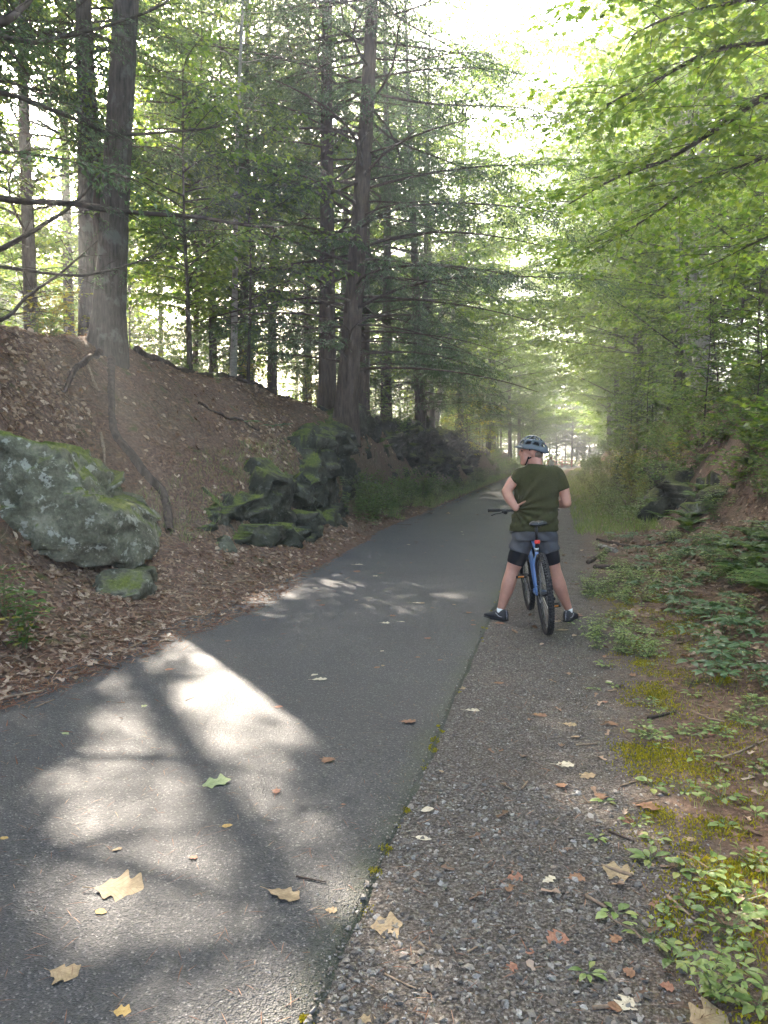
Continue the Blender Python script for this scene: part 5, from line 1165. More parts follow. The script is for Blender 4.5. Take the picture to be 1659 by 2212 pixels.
wheel(0.0, 'rear'); wheel(WB, 'front')
BB = np.array([.435, 0, .315]); ST = np.array([.275, 0, .725]); HT = np.array([WB - .255, 0, .945]); HB = np.array([WB - .205, 0, .80]); RA = np.array([0, 0, RW])
f = MB()
f.add(*tube([BB, BB + (ST - BB) * .5, ST], .017, 12)); f.add(*tube([ST + [.005, 0, -.03], (ST + HT) / 2 + [0, 0, -.01], HT + [0, 0, -.02]], [.017, .019, .021], 12)); f.add(*tube([BB, (BB + HB) / 2, HB], [.024, .024, .022], 12)); f.add(*tube([HB, HT], .023, 12)); f.add(*tube([BB + [0, -.036, 0], BB + [0, .036, 0]], .022, 12))
for s_ in (-1, 1):
    f.add(*tube(smooth_path([BB + [-.02, s_ * .02, 0], BB + [-.12, s_ * .048, .012], RA + [.06, s_ * .062, -.005], RA + [0, s_ * .066, 0]], 14), .011, 8))
    f.add(*tube(smooth_path([ST + [-.005, s_ * .014, -.06], ST + [-.07, s_ * .045, -.13], RA + [.05, s_ * .060, .10], RA + [0, s_ * .066, .01]], 14), .010, 8))
f.add(*tube([ST + [-.042, -.04, -.10], ST + [-.042, .04, -.10]], .007, 8))
f.build('frame', M['frame'], bike)
f = MB(); crown = HB + np.array([.018, 0, -.05])
f.add(*tube([HB, crown], .019, 10)); f.add(*tube([crown + [0, -.06, 0], crown + [0, .06, 0]], .020, 10))
for s_ in (-1, 1):
    FA = np.array([WB, s_ * .06, RW]); f.add(*tube([crown + [0, s_ * .06, .01], crown * .55 + np.array([WB, 0, RW]) * .45 + [0, s_ * .06, 0], FA + [-.02, 0, 0], FA], [.016, .022, .020, .014], 10))
f.build('fork', M['blackm'], bike)
f = MB(); SP = ST + (ST - BB) / np.linalg.norm(ST - BB) * .25; f.add(*tube([ST, SP], .0145, 10)); sp_ = f.build('seatpost', M['blackm'], bike)
f = MB(); f.add(*tube([ST + [0, 0, -.01], ST + [-.006, 0, .02]], .021, 12)); o = f.build('seat_clamp', M['metal']); o.parent = sp_
# saddle: two rear lobes and a nose
f = MB(); sc_ = SP + np.array([-.03, 0, .032])
st = [(-.128, .066, .016, -.0), (-.11, .078, .024, .004), (-.06, .074, .024, .003), (.0, .05, .022, 0), (.06, .028, .02, 0), (.12, .020, .018, -.002), (.145, .012, .012, -.006)]
cen_ = smooth_path([sc_ + [a, 0, z_] for a, w_, h_, z_ in st], 22); aa = smooth_path([[0, w_, 0] for a, w_, h_, z_ in st], 22); bb_ = smooth_path([[0, 0, h_] for a, w_, h_, z_ in st], 22)
V, F = rings(cen_, aa, bb_, 24, pw=.8); y_ = V[:, 1]; V[:, 2] -= .020 * np.exp(-(y_ / .016) ** 2) * (V[:, 2] > sc_[2] - .004) ; V[:, 2] -= 1.2 * y_ ** 2; f.add(V, F); sd_ = f.build('saddle', M['saddle'], bike)
f = MB()
for s_ in (-1, 1): f.add(*tube(smooth_path([sc_ + [-.1, s_ * .03, -.01], sc_ + [-.06, s_ * .022, -.035], sc_ + [.04, s_ * .022, -.035], sc_ + [.11, s_ * .01, -.012]], 12), .0035, 6))
o = f.build('saddle_rail', M['metal']); o.parent = sd_
f = MB(); f.add(*ellipsoid(sc_ + [-.128, 0, .006], (.004, .006, .005), 10, 6)); o = f.build('saddle_badge', M['metal']); o.parent = sd_
# tail light
tl = SP * .35 + ST * .65 + np.array([-.040, 0, .0]); f = MB(); f.add(*box(tl, (.022, .048, .036))); o = f.build('tail_light', M['red'], bike)
md = o.modifiers.new('b', 'BEVEL'); md.width = .006; md.segments = 2
f = MB(); f.add(*tube([tl + [0, 0, 0], tl + [.04, 0, -.003]], .008, 8)); o2 = f.build('bracket', M['blackm']); o2.parent = o
# stem, bar, grips, levers
SB = HT + np.array([.03, 0, .105]); f = MB(); f.add(*tube([HT, HT + [-.012, 0, .09]], .018, 10)); f.add(*tube([HT + [-.012, 0, .085], SB], .018, 10)); f.build('stem', M['blackm'], bike)
f = MB(); bar = smooth_path([SB + [-.045, -.37, .032], SB + [-.03, -.25, .026], SB + [0, -.09, .008], SB, SB + [0, .09, .008], SB + [-.03, .25, .026], SB + [-.045, .37, .032]], 40); f.add(*tube(bar, .0125, 10)); hb = f.build('handlebar', M['blackm'], bike)
for s_ in (-1, 1):
    g0, g1 = SB + [-.046, s_ * .372, .032], SB + [-.033, s_ * .255, .026]; f = MB(); f.add(*tube([g0, g0 + (g1 - g0) * .05, g0 + (g1 - g0) * .1, g1], [.0185, .0185, .0165, .0165], 12)); o = f.build('grip', M['sole']); o.parent = hb
    c_ = SB + [-.026, s_ * .215, .022]; f = MB(); f.add(*box(c_ + [0, 0, -.014], (.035, .045, .03))); f.add(*ellipsoid(c_ + [.01, -s_ * .015, -.03], (.018, .022, .016)))
    f.add(*tube(smooth_path([c_ + [.02, -s_ * .01, -.022], c_ + [.045, s_ * .03, -.030], c_ + [.04, s_ * .08, -.034], c_ + [.035, s_ * .125, -.048]], 12), [.006] * 12, 6)); o = f.build('brake_lever', M['blackm']); o.parent = hb
# cranks and pedals: right is the drive side
f = MB(); th = np.linspace(0, 2 * PI, 40, endpoint=False)
for r0_, r1_, yy in ((.055, .080, -.048),):
    a = np.stack([BB[0] + r0_ * np.cos(th), yy + 0 * th, BB[2] + r0_ * np.sin(th)], -1); b = np.stack([BB[0] + (r1_ + .003 * (np.arange(40) % 2)) * np.cos(th), yy + 0 * th, BB[2] + (r1_ + .003 * (np.arange(40) % 2)) * np.sin(th)], -1)
    kk = np.arange(40)[:, None]; f.add(np.vstack([a, b]), np.hstack([kk, (kk + 1) % 40, (kk + 1) % 40 + 40, kk + 40]))
f.build('chainring', M['blackm'], bike)
ca = R(50)
for s_, an_ in ((1, ca), (-1, ca + PI)):
    e = BB + np.array([.170 * math.cos(an_), s_ * .075, .170 * math.sin(an_)]); f = MB(); f.add(*tube([BB + [0, s_ * .045, 0], BB + [0, s_ * .065, 0], e], [.014, .014, .010], 8)); cr = f.build('crank', M['blackm'], bike)
    f = MB(); pc_ = e + np.array([0, s_ * .060, 0]); f.add(*tube([e, e + [0, s_ * .11, 0]], .007, 8))
    for dx in (-.042, .042): f.add(*box(pc_ + [dx, 0, 0], (.014, .095, .024)))
    for dy in (-.045, .045): f.add(*box(pc_ + [0, dy, 0], (.084, .010, .020)))
    pd = f.build('pedal', M['sole']); pd.parent = cr
    f = MB(); f.add(*box(pc_ + [-.0505, 0, 0], (.003, .055, .015))); o = f.build('reflector', M['orange']); o.parent = cr
# cassette, derailleur, chain
f = MB()
for k in range(7): f.add(*tube([[0, -.030 - .0042 * k, RW], [0, -.033 - .0042 * k, RW]], .066 - .007 * k, 24))
f.build('cassette', M['metal'], bike)
f = MB(); f.add(*tube([RA + [-.005, -.066, -.01], RA + [.01, -.085, -.05], RA + [.03, -.07, -.085]], [.012, .016, .012], 8)); f.add(*tube([RA + [.03, -.058, -.08], RA + [.055, -.054, -.17]], .012, 8)); f.add(*tube([RA + [.055, -.062, -.17], RA + [.055, -.046, -.17]], .028, 14)); f.add(*tube([RA + [.03, -.062, -.085], RA + [.03, -.046, -.085]], .026, 14)); f.build('derailleur', M['blackm'], bike)
f = MB(); f.add(*tube(smooth_path([RA + [0, -.045, .05], BB + [0, -.048, .08]], 6), .004, 5)); f.add(*tube(smooth_path([RA + [.055, -.05, -.195], BB + [-.05, -.048, -.07], BB + [0, -.048, -.08]], 8), .004, 5)); f.build('chain', M['metal'], bike)
f = MB(); f.add(*box(RA + [.04, .052, .045], (.05, .025, .05))); f.build('brake_caliper', M['blackm'], bike)
# ================================================================== FAR END OF THE TRAIL
M['gate_red'] = plain('red_gate_paint', (.42, .04, .035), .5)
gc = gz(1214, 1019, 0.0); gx0 = float(bend(105)) - 2.2
gt = thing('trail_gate', 'red metal barrier gate across the far end of the trail', 'gate', (gx0, 105, 0))
for dx in (-1.3, 0.0, 1.3): mb = MB(); mb.add(*tube([[dx, 0, -.2], [dx, 0, 1.15], [dx, 0, 1.17]], [.06, .06, .03], 10)); mb.build('post', M['gate_red'], gt)
for z_ in (.45, .85): mb = MB(); mb.add(*tube([[-1.3, 0, z_], [1.3, 0, z_]], .035, 8)); mb.build('rail', M['gate_red'], gt)
# another cyclist far down the trail, mostly hidden behind the rider's shoulder
fx = gz(1185, 1040, 0); YC = 50.0; xc = gy(1191, 1000, YC)[0]
far = thing('person', 'distant cyclist in white helmet and pale top riding toward the viewer', 'person', (xc, YC, 0))
M['white_top'] = plain('pale_jersey', (.55, .56, .56), .8); M['white_helmet'] = plain('white_helmet', (.75, .74, .72), .4)
fb = MB(); fb.add(*ellipsoid((0, -.05, 1.50), (.075, .09, .11), 14, 10)); limb(fb, [(0, 0, 1.36), (0, -.03, 1.45)], [.05, .05])
for s_ in (-1, 1):
    limb(fb, [(s_ * .17, -.02, 1.3), (s_ * .25, -.2, 1.12), (s_ * .25, -.42, 1.0)], [.045, .04, .03]); limb(fb, [(s_ * .09, .18, .92), (s_ * .12, -.12, .62 + s_ * .1), (s_ * .11, .0, .25 + s_ * .1), (s_ * .11, -.12, .2 + s_ * .1)], [.08, .06, .045, .04])
finish(fb, 'body', M['skin'], .015, 2, parent=far).parent = far
far.children[0].matrix_parent_inverse = Matrix.Identity(4)
mb = MB(); mb.add(*rings([(0, .2, .9), (0, .14, 1.1), (0, .05, 1.28), (0, 0, 1.37)], [(.15, 0, 0), (.16, 0, 0), (.19, 0, 0), (.08, 0, 0)], [(0, .12, 0), (0, .13, 0), (0, .12, 0), (0, .07, 0)], 16)); mb.build('jersey', M['white_top'], far)
mb = MB(); V, F = ellipsoid((0, -.04, 1.56), (.105, .135, .09), 16, 10); V[:, 2] = np.maximum(V[:, 2], 1.545); mb.add(V, F); mb.build('helmet', M['white_helmet'], far)
fbk = thing('bicycle', 'dark bicycle under the distant cyclist', 'bicycle', (xc, YC, 0))
def disc(yc_): 
    a = np.arange(40) * 2 * PI / 40; P = np.stack([0 * a, yc_ + .33 * np.cos(a), .345 + .33 * np.sin(a)], -1); return np.vstack([P, P[:1]])
for yc_ in (-.52, .52): mb = MB(); mb.add(*tube(disc(yc_), .022, 6, False)); mb.build('wheel', M['tyre'], fbk)
mb = MB()
for a, b in (((0, .52, .345), (0, .1, .3)), ((0, .1, .3), (0, .22, .85)), ((0, .22, .8), (0, -.38, .85)), ((0, .1, .3), (0, -.4, .78)), ((0, -.36, .98), (0, -.52, .345)), ((0, .52, .345), (0, .22, .75))): mb.add(*tube([a, b], .018, 8))
mb.build('frame', M['blackm'], fbk)
mb = MB(); mb.add(*tube([(-.3, -.42, .99), (0, -.38, 1.0), (.3, -.42, .99)], .013, 8)); mb.build('handlebar', M['blackm'], fbk)
mb = MB(); mb.add(*ellipsoid((0, .22, .9), (.07, .13, .03), 12, 8)); mb.build('saddle', M['saddle'], fbk)
# ================================================================== LOW PLANTS
rp = np.random.default_rng(2024)
def leafstalk(mb, base, d, L, lw, tmpl, stalk, r=.0012, arch=.35, mat=0):
    """one leaf on an arching stalk"""
    d = nrm(np.asarray(d, float)); e = base + d * stalk; hz_ = nrm(np.array([d[0], d[1], 0.02]))
    P = smooth_path([base, base + d * stalk * .6, e], 5); V, F = tube(P, r, 3, False); mb.add(V, F, 1)
    ld = nrm(hz_ + [0, 0, d[2] * .35 - arch * .3]); nm = nrm(np.array([0, 0, 1.0]) + rp.normal(0, .18, 3)); mb.add(*leafs(e[None], ld[None], nm[None], np.array([L]), np.array([lw]), tmpl), mat)
M['stem'] = plain('green_stem', (.09, .12, .04), .6)
M['stem_red'] = plain('brown_stem', (.10, .065, .045), .7)
M['light'] = leafmat('fresh_verge_leaves', [(.12, .19, .05), (.17, .24, .07), (.23, .29, .10), (.10, .16, .045), (.27, .29, .09)], .35, (1.4, 1.35, .55), .4, .4)
def rosette(seed, n, L, w, stalk, flat=.55):
    global rp; rp = np.random.default_rng(seed); mb = MB()
    for k in range(n):
        a = k * 2.4 + rp.normal(0, .3); s_ = rp.uniform(.6, 1.15); leafstalk(mb, np.array([0, 0, 0.0]), (math.cos(a), math.sin(a), flat * rp.uniform(.6, 1.6)), L * s_, L * w * s_, BROAD, stalk * rp.uniform(.6, 1.3))
    return mb
def whorl(seed, stems, hgt_, n, L, w):
    global rp; rp = np.random.default_rng(seed); mb = MB()
    for s_ in range(stems):
        b = np.array([rp.normal(0, .05), rp.normal(0, .05), 0]) * (stems > 1); top = b + [rp.normal(0, .03), rp.normal(0, .03), hgt_ * rp.uniform(.7, 1.2)]
        mb.add(*tube(smooth_path([b, (b + top) / 2 + rp.normal(0, .008, 3), top], 5), .002, 4, False), 1)
        for k in range(n):
            a = k * 2 * PI / n + rp.normal(0, .15); q = rp.uniform(.75, 1.2); leafstalk(mb, top, (math.cos(a), math.sin(a), rp.uniform(.1, .4)), L * q, L * w * q, BROAD, .015, .001)
    return mb
def herb(seed, stems, hgt_, L, w, spread=.12, sp=.05, mat2=None):
    global rp; rp = np.random.default_rng(seed); mb = MB()
    for s_ in range(stems):
        a = rp.uniform(0, 6.28); b = np.array([rp.normal(0, .03), rp.normal(0, .03), 0]); h_ = hgt_ * rp.uniform(.6, 1.15); tip = b + [math.cos(a) * spread * rp.uniform(.3, 1.4), math.sin(a) * spread * rp.uniform(.3, 1.4), h_]
        P = smooth_path([b, (b + tip) / 2 + [0, 0, h_ * .12], tip], 7); mb.add(*tube(P, np.linspace(.003, .0012, 7), 4, False), 1)
        m_ = max(3, int(h_ / sp)); t_ = np.linspace(.15, 1, m_); pts, tg = polyp(P[None], (np.zeros(m_, int), t_))
        for k in range(m_):
            for sd in ((0, PI) if k < m_ - 1 else (0, PI, PI / 2)):
                aa = a + k * 1.35 + sd; q = rp.uniform(.7, 1.15); leafstalk(mb, pts[k], (math.cos(aa), math.sin(aa), .3), L * q, L * w * q, BROAD, L * .25, .0009, .5)
    return mb
def fern(seed, n, L):
    global rp; rp = np.random.default_rng(seed); mb = MB()
    for k in range(n):
        a = k * 2.4 + rp.normal(0, .2); l_ = L * rp.uniform(.7, 1.1); d = np.array([math.cos(a), math.sin(a), 0]); s_ = np.linspace(0, 1, 16)
        P = d * (l_ * .85 * s_ ** 1.2)[:, None]; P[:, 2] = l_ * (.85 * s_ - .55 * s_ ** 2.2); mb.add(*tube(P, np.linspace(.003, .0008, 16), 4, False), 1)
        m_ = 22; t_ = np.linspace(.14, .99, m_); pts, tg = polyp(P[None], (np.zeros(m_, int), t_)); prof_ = np.sin(np.clip(t_ * 1.05, 0, 1) * PI * .92 + .25) * .26 * l_ + .01
        sd = nrm(np.cross(tg, [0, 0, 1.0]))
        for s2 in (-1, 1):
            dr = nrm(sd * s2 + tg * .35 + [0, 0, -.12]); nm = nrm(np.cross(dr, tg) * s2 + [0, 0, .3]); nm = np.where(nm[:, 2:3] < 0, -nm, nm); mb.add(*leafs(pts, dr, nm, np.abs(prof_), np.full(m_, .024) * L / .5, NEEDLE))
    return mb
def shrub(seed, H, nst, Lb, leaf, tmpl):
    rs_ = np.random.default_rng(seed); mb = MB(); a = rs_.uniform(0, 2 * PI, nst); s_ = np.linspace(0, 1, 7)
    hx = np.stack([np.cos(a), np.sin(a)], -1) * rs_.uniform(.15, .6, nst)[:, None] * H
    P = np.zeros((nst, 7, 3)); P[..., :2] = hx[:, None] * (s_ ** 1.3)[None, :, None]; P[..., 2] = (rs_.uniform(.6, 1.1, nst) * H)[:, None] * (s_ - .18 * s_ ** 3)[None]
    P += rs_.normal(0, .012, P.shape) * s_[None, :, None]; mb.add(*tubes(P, np.linspace(.006, .002, 7)[None].repeat(nst, 0), 4), 1)
    Tw, *_x = ramify(rs_, P, .10, .15, (.6, 1.2), lambda L_, q: Lb * (1.1 - .4 * q), .2, .15, 4, .35); mb.add(*tubes(Tw, np.linspace(.002, .0008, 4)[None].repeat(len(Tw), 0), 3), 1)
    put_leaves(rs_, mb, Tw, leaf[0], leaf[1], leaf[2], tmpl, (.6, 1.2), .3, .15); return mb
KIND = {}
def kind(key, name, label, cat, group, mb, mats):
    t = thing(name, label, cat, (0, -300, -60), group); mb.build('foliage', [M[m_] for m_ in mats], t, False); KIND[key] = [t, False]
kind('ro1', 'broadleaf_weed', 'rosette weed with round pale leaves', 'plant', 'rosette weeds', rosette(1, 6, .042, .72, .025), ('light', 'stem'))
kind('ro2', 'broadleaf_weed', 'rosette weed with long oval leaves', 'plant', 'long leaved weeds', rosette(2, 7, .060, .52, .025, .7), ('light', 'stem'))
kind('ro3', 'broadleaf_weed', 'sprawling cluster of little pale leaves', 'plant', 'sprawling weeds', rosette(3, 14, .036, .75, .06, .5), ('light', 'stem'))
kind('wh1', 'whorled_herb', 'bluish green whorled herb', 'plant', 'bluish whorled herbs', whorl(4, 3, .10, 5, .075, .55), ('blue', 'stem'))
kind('wh2', 'whorled_herb', 'single stem with one wide leaf whorl', 'plant', 'tall whorled herbs', whorl(5, 1, .24, 6, .12, .45), ('blue', 'stem'))
kind('he1', 'leafy_herb', 'bushy herb with paired pointed leaves', 'plant', 'bushy herbs', herb(6, 7, .38, .075, .5), ('under', 'stem'))
kind('he2', 'leafy_herb', 'low tangle of small bright leaves', 'plant', 'low leafy tangles', herb(7, 10, .22, .05, .6, .16, .04), ('light', 'stem'))
kind('fe1', 'fern', 'arching green fern', 'fern', 'ferns', fern(8, 9, .55), ('under', 'stem'))
kind('sh1', 'shrub', 'rounded dense green shrub', 'shrub', 'dense shrubs', shrub(9, 1.0, 12, .34, (.05, .08, .045), OVAL), ('under', 'stem_red'))
kind('sh2', 'shrub', 'open shrub with broad lobed leaves', 'shrub', 'broad leaved shrubs', shrub(10, 1.3, 9, .42, (.075, .12, .10), MAPLE), ('maple', 'stem_red'))
kind('sh3', 'shrub', 'feathery low shrub', 'shrub', 'feathery shrubs', shrub(11, .7, 14, .3, (.035, .055, .026), RHOMB), ('light', 'stem_red'))
kind('shy', 'shrub', 'yellow green shrub', 'shrub', 'yellow green shrubs', shrub(12, 1.1, 10, .36, (.055, .085, .055), OVAL), ('yellow', 'stem_red'))
def put(key, x, y, sc=1.0, label=None, dz=0.0, group=None):
    t, used = KIND[key]; loc = (float(x), float(y), float(surf(np.array([x]), np.array([y]))[0]) + dz); rz = rsf.uniform(0, 6.28)
    if not used: t.location = loc; t.rotation_euler = (0, 0, rz); t.scale = (sc,) * 3; KIND[key][1] = True; o = t; _kids[t.name] = [(c, list(c.children)) for c in t.children]
    else: o = copy_tree(t, loc, rz, sc)
    base = t.get('base') or t['label']; t['base'] = base; gb = t.get('gbase') or t['group']; t['gbase'] = gb
    z_ = zone(x, y); o['label'] = label or (size_word(sc, .8, 1.12) + base + ' ' + z_); o['group'] = group or (gb + ' ' + z_)
    return o
def zone(x, y):
    if x < -2: return 'below the left ledge' if y < 24 and x > -5.2 else ('on top of the left bank' if y < 24 else 'under the far rock wall')
    if y < 5.0: return 'beside the near gravel'
    if y < 10: return 'level with the bicycle' if x < 1.2 else 'at the right bank foot'
    return ('between trail and right rocks' if x < 2.2 else 'among the right bank rocks') if y < 24 else 'past the birch clump'
def on_ground(px, py):
    v = ray(px, py); ts = np.linspace(1.5, 40, 3000) / np.linalg.norm(v); Pp = _o + v * ts[:, None]; return Pp[np.argmax(Pp[:, 2] < surf(Pp[:, 0], Pp[:, 1]))]
# nearby plants that can be told apart, traced
for px, py, k, sc, lab in [(1270, 2088, 'ro2', .85, 'lone rosette with five smooth leaves in bare gravel'), (1290, 1800, 'ro2', .7, 'small weed at the moss edge beside a torn leaf'), (1375, 1770, 'ro3', .8, 'weed with round leaves on the gravel border'), (1305, 1720, 'ro1', .9, 'little weed at the edge of the gravel opposite a curled leaf'),
        (1330, 1960, 'ro1', 1.2, 'upright weed with spoon shaped leaves by the gravel'), (1410, 2010, 'ro3', 1.0, 'sprawling weed beside the long stick'), (1480, 1930, 'ro2', .9, 'pale weed between moss and twigs'), (1520, 1870, 'ro3', 1.2, 'big patch of round leaves below the bright moss'), (1560, 1910, 'ro3', 1.1, 'round leaved patch next to the curled brown leaf'),
        (1625, 1850, 'ro3', 1.2, 'leafy patch beside sunlit moss'), (1560, 1460, 'wh2', .9, 'dark green seedling with drooping whorled leaves on leaf litter'), (1480, 1700, 'ro3', 1.1, 'wide weed clump under the leaf litter edge'), (1410, 1690, 'ro1', 1.4, 'weed clump by a fallen stick'),
        (1600, 2080, 'ro2', 1.1, 'large leaved weed in moss near a curled leaf'), (1640, 2160, 'ro2', 1.2, 'weed with upright leaves in deep moss'), (1530, 2130, 'he2', .7, 'low weed with toothed leaves by the gravel'), (1570, 2010, 'ro3', 1.0, 'yellowish weed cluster in moss'), (1450, 2060, 'ro2', 1.1, 'pair of broad weed leaves beside leaves and twigs')]:
    g = gz(px, py, .03); put(k, g[0], g[1], sc, lab, group='traced weeds by the gravel')
def sow(key, n, x0, x1, y0, y1, dens=None, sc=(.7, 1.25), log=True, mind=0.0):
    got = 0; mine = []
    for _ in range(n * 10):
        y = y0 * (y1 / y0) ** rsf.random() if log else rsf.uniform(y0, y1); x = rsf.uniform(x0, x1) + float(bend(y))
        if dens is not None and rsf.random() > dens(x, y): continue
        if mind and any((x - a) ** 2 + (y - b) ** 2 < mind ** 2 for a, b in mine): continue
        mine.append((x, y)); put(key, x, y, rsf.uniform(*sc)); got += 1
        if got >= n: break
vd = lambda x, y: 1.0 if x > .35 + .15 * math.sin(y * 2.1) else .04
clump = lambda s_: (lambda x, y: float(np.clip(.35 + 2.5 * fb2(x, y, .9, 2, s_)[0], 0, 1)))
sow('ro1', 44, .25, 1.5, 2.0, 7.5, lambda x, y: vd(x, y) * clump(1)(x, y)); sow('ro3', 26, .25, 1.6, 2.2, 9, lambda x, y: vd(x, y) * clump(2)(x, y)); sow('ro2', 14, .3, 1.6, 2, 8, vd)
sow('ro3', 40, .25, .8, 5.2, 9.5, clump(3), (.8, 1.3)); sow('he2', 26, .3, 1.0, 6.0, 13, clump(5), (.5, .9))
sow('wh1', 80, 1.0, 2.7, 5.2, 12.5, clump(4), (.8, 1.4)); sow('wh2', 30, 1.2, 3.2, 5.0, 12, None, (.6, 1.1)); sow('wh1', 30, .9, 2.0, 9, 15, clump(8), (.8, 1.3))
sow('fe1', 30, 2.0, 4.8, 7.0, 17, None, (.6, 1.2)); sow('fe1', 14, 1.8, 3.6, 15, 34, None, (.7, 1.3)); sow('fe1', 10, -5.4, -4.4, 20, 40, None, (.7, 1.2))
sow('he1', 22, 1.9, 4.5, 7.5, 16, None, (.6, 1.1)); sow('he2', 40, .8, 2.2, 17, 45, None, (.8, 1.8)); sow('sh3', 34, 1.1, 2.4, 18, 60, None, (.6, 1.1)); sow('sh1', 30, 2.2, 4.2, 17.5, 60, None, (.7, 1.2))
sow('sh2', 26, 3.3, 5.8, 9.5, 30, None, (.6, 1.1)); sow('sh1', 30, -6, -4.2, 55, 105, None, (.8, 1.4)); sow('sh1', 30, 1.6, 5, 50, 105, None, (.8, 1.4)); sow('shy', 9, 1.7, 3.2, 17, 42, None, (.7, 1.1)); sow('sh1', 14, 3.6, 6, 9, 18, None, (.5, .9))
sow('sh2', 22, 3.0, 5.5, 10.5, 20, None, (.5, .9)); sow('sh1', 30, 2.5, 4.2, 17, 40, None, (.6, 1.1)); sow('sh3', 26, 1.7, 2.7, 17.5, 45, None, (.7, 1.2)); sow('he2', 30, 1.4, 3.6, 9, 17, clump(9), (.6, 1.2)); sow('wh1', 30, 1.3, 3.4, 8, 16, clump(12), (.9, 1.5))
sow('ro3', 36, .45, 1.5, 4.2, 9, clump(21), (.8, 1.4)); sow('he2', 30, .7, 2.2, 6.5, 14, clump(22), (.5, 1.0)); sow('wh1', 40, 1.1, 3.0, 5, 12, clump(23), (.9, 1.5)); sow('he1', 16, 2.2, 4.6, 8.5, 16, None, (.8, 1.3)); sow('sh1', 20, 3.2, 5.2, 11, 18, None, (.6, 1.0))
# left verge beyond the ledge
sow('sh1', 26, -5.0, -4.05, 16.5, 44, None, (.5, .95)); sow('he2', 50, -4.9, -3.85, 15.5, 50, None, (.8, 1.8)); sow('sh3', 34, -4.9, -4.0, 17, 60, None, (.6, 1.0)); sow('he1', 16, -4.7, -4.0, 14.8, 24, None, (.8, 1.3))
sow('sh1', 22, -7.5, -5.4, 22, 60, None, (.6, 1.2)); sow('fe1', 8, -9, -7.2, 9, 20, None, (.6, 1.0)); sow('he1', 12, -9.5, -7.0, 8.5, 20, None, (.6, 1.1)); sow('shy', 6, -12, -8, 12, 30, None, (.8, 1.3))
# herb with yellowing leaves at the foot of the boulder
g = on_ground(50, 1400); mb = herb(61, 11, .42, .085, .55, .14, .06); t = thing('leafy_herb', 'green herb in front of the big boulder with some leaves turned yellow', 'plant', (g[0], g[1], h1(g[0], g[1])))
mb.build('foliage', [M['under'], M['stem']], t, False); mb = herb(62, 4, .34, .075, .6, .16, .08); M['yl'] = leafmat('yellowed_leaves', [(.45, .38, .06), (.36, .33, .06), (.25, .27, .06)], .35, (1.2, 1.1, .5)); tag(mb.build('yellow_leaves', [M['yl'], M['stem']], t, False), 'yellowed leaves')
for px, py, k, sc, lab in [(10, 1345, 'he1', 1.0, 'herb with dark leaves crowding the foot of the big boulder'), (540, 945, 'wh2', 1.5, 'pale leafy seedling left of three on the needle bank'), (590, 950, 'wh2', 1.5, 'pale leafy seedling in the middle of the needle bank'), (680, 985, 'wh2', 1.6, 'bright whorled seedling growing from the ledge top'), (620, 935, 'wh1', 1.6, 'small seedling right of the pale pair on the bank'), (470, 830, 'he1', .6, 'tiny green seedling high on the needle bank')]:
    v = ray(px, py); ts = np.linspace(3, 30, 500) / np.linalg.norm(v); Pp = _o + v * ts[:, None]; hh = hgt(Pp[:, 0], Pp[:, 1]); kx = np.argmax(Pp[:, 2] < hh); put(k, Pp[kx, 0], Pp[kx, 1], sc, lab, group='seedlings on the left bank')
# verge grass, too fine to count
mb = MB(); rg = np.random.default_rng(3)
def grass(n, x0, x1, y0, y1, h0, h1_, w):
    y = y0 * (y1 / y0) ** rg.random(n); x = rg.uniform(x0, x1, n) + bend(y); k = fb2(x, y, .8, 2, 15) > -.35; x, y = x[k], y[k]; n = len(x)
    d = nrm(np.stack([rg.normal(0, .45, n), rg.normal(0, .45, n), np.ones(n)], -1)); nm = nrm(rg.normal(size=(n, 3)) * [1, 1, .2]); mb.add(*leafs(np.stack([x, y, surf(x, y)], -1), d, nm, rg.uniform(h0, h1_, n), np.full(n, w), NEEDLE))
grass(9000, -4.6, -3.8, 18, 95, .10, .30, .012); grass(9000, .3, 2.0, 15, 95, .08, .28, .012); grass(1500, .6, 1.5, 2.2, 8, .03, .08, .003)
grass(2600, -5.3, -4.6, 8.5, 17, .05, .16, .004)
tag(mb.build('verge_grass', M['light'], None, False), 'fine green grass growing along both trail verges', 'grass', kind='stuff')

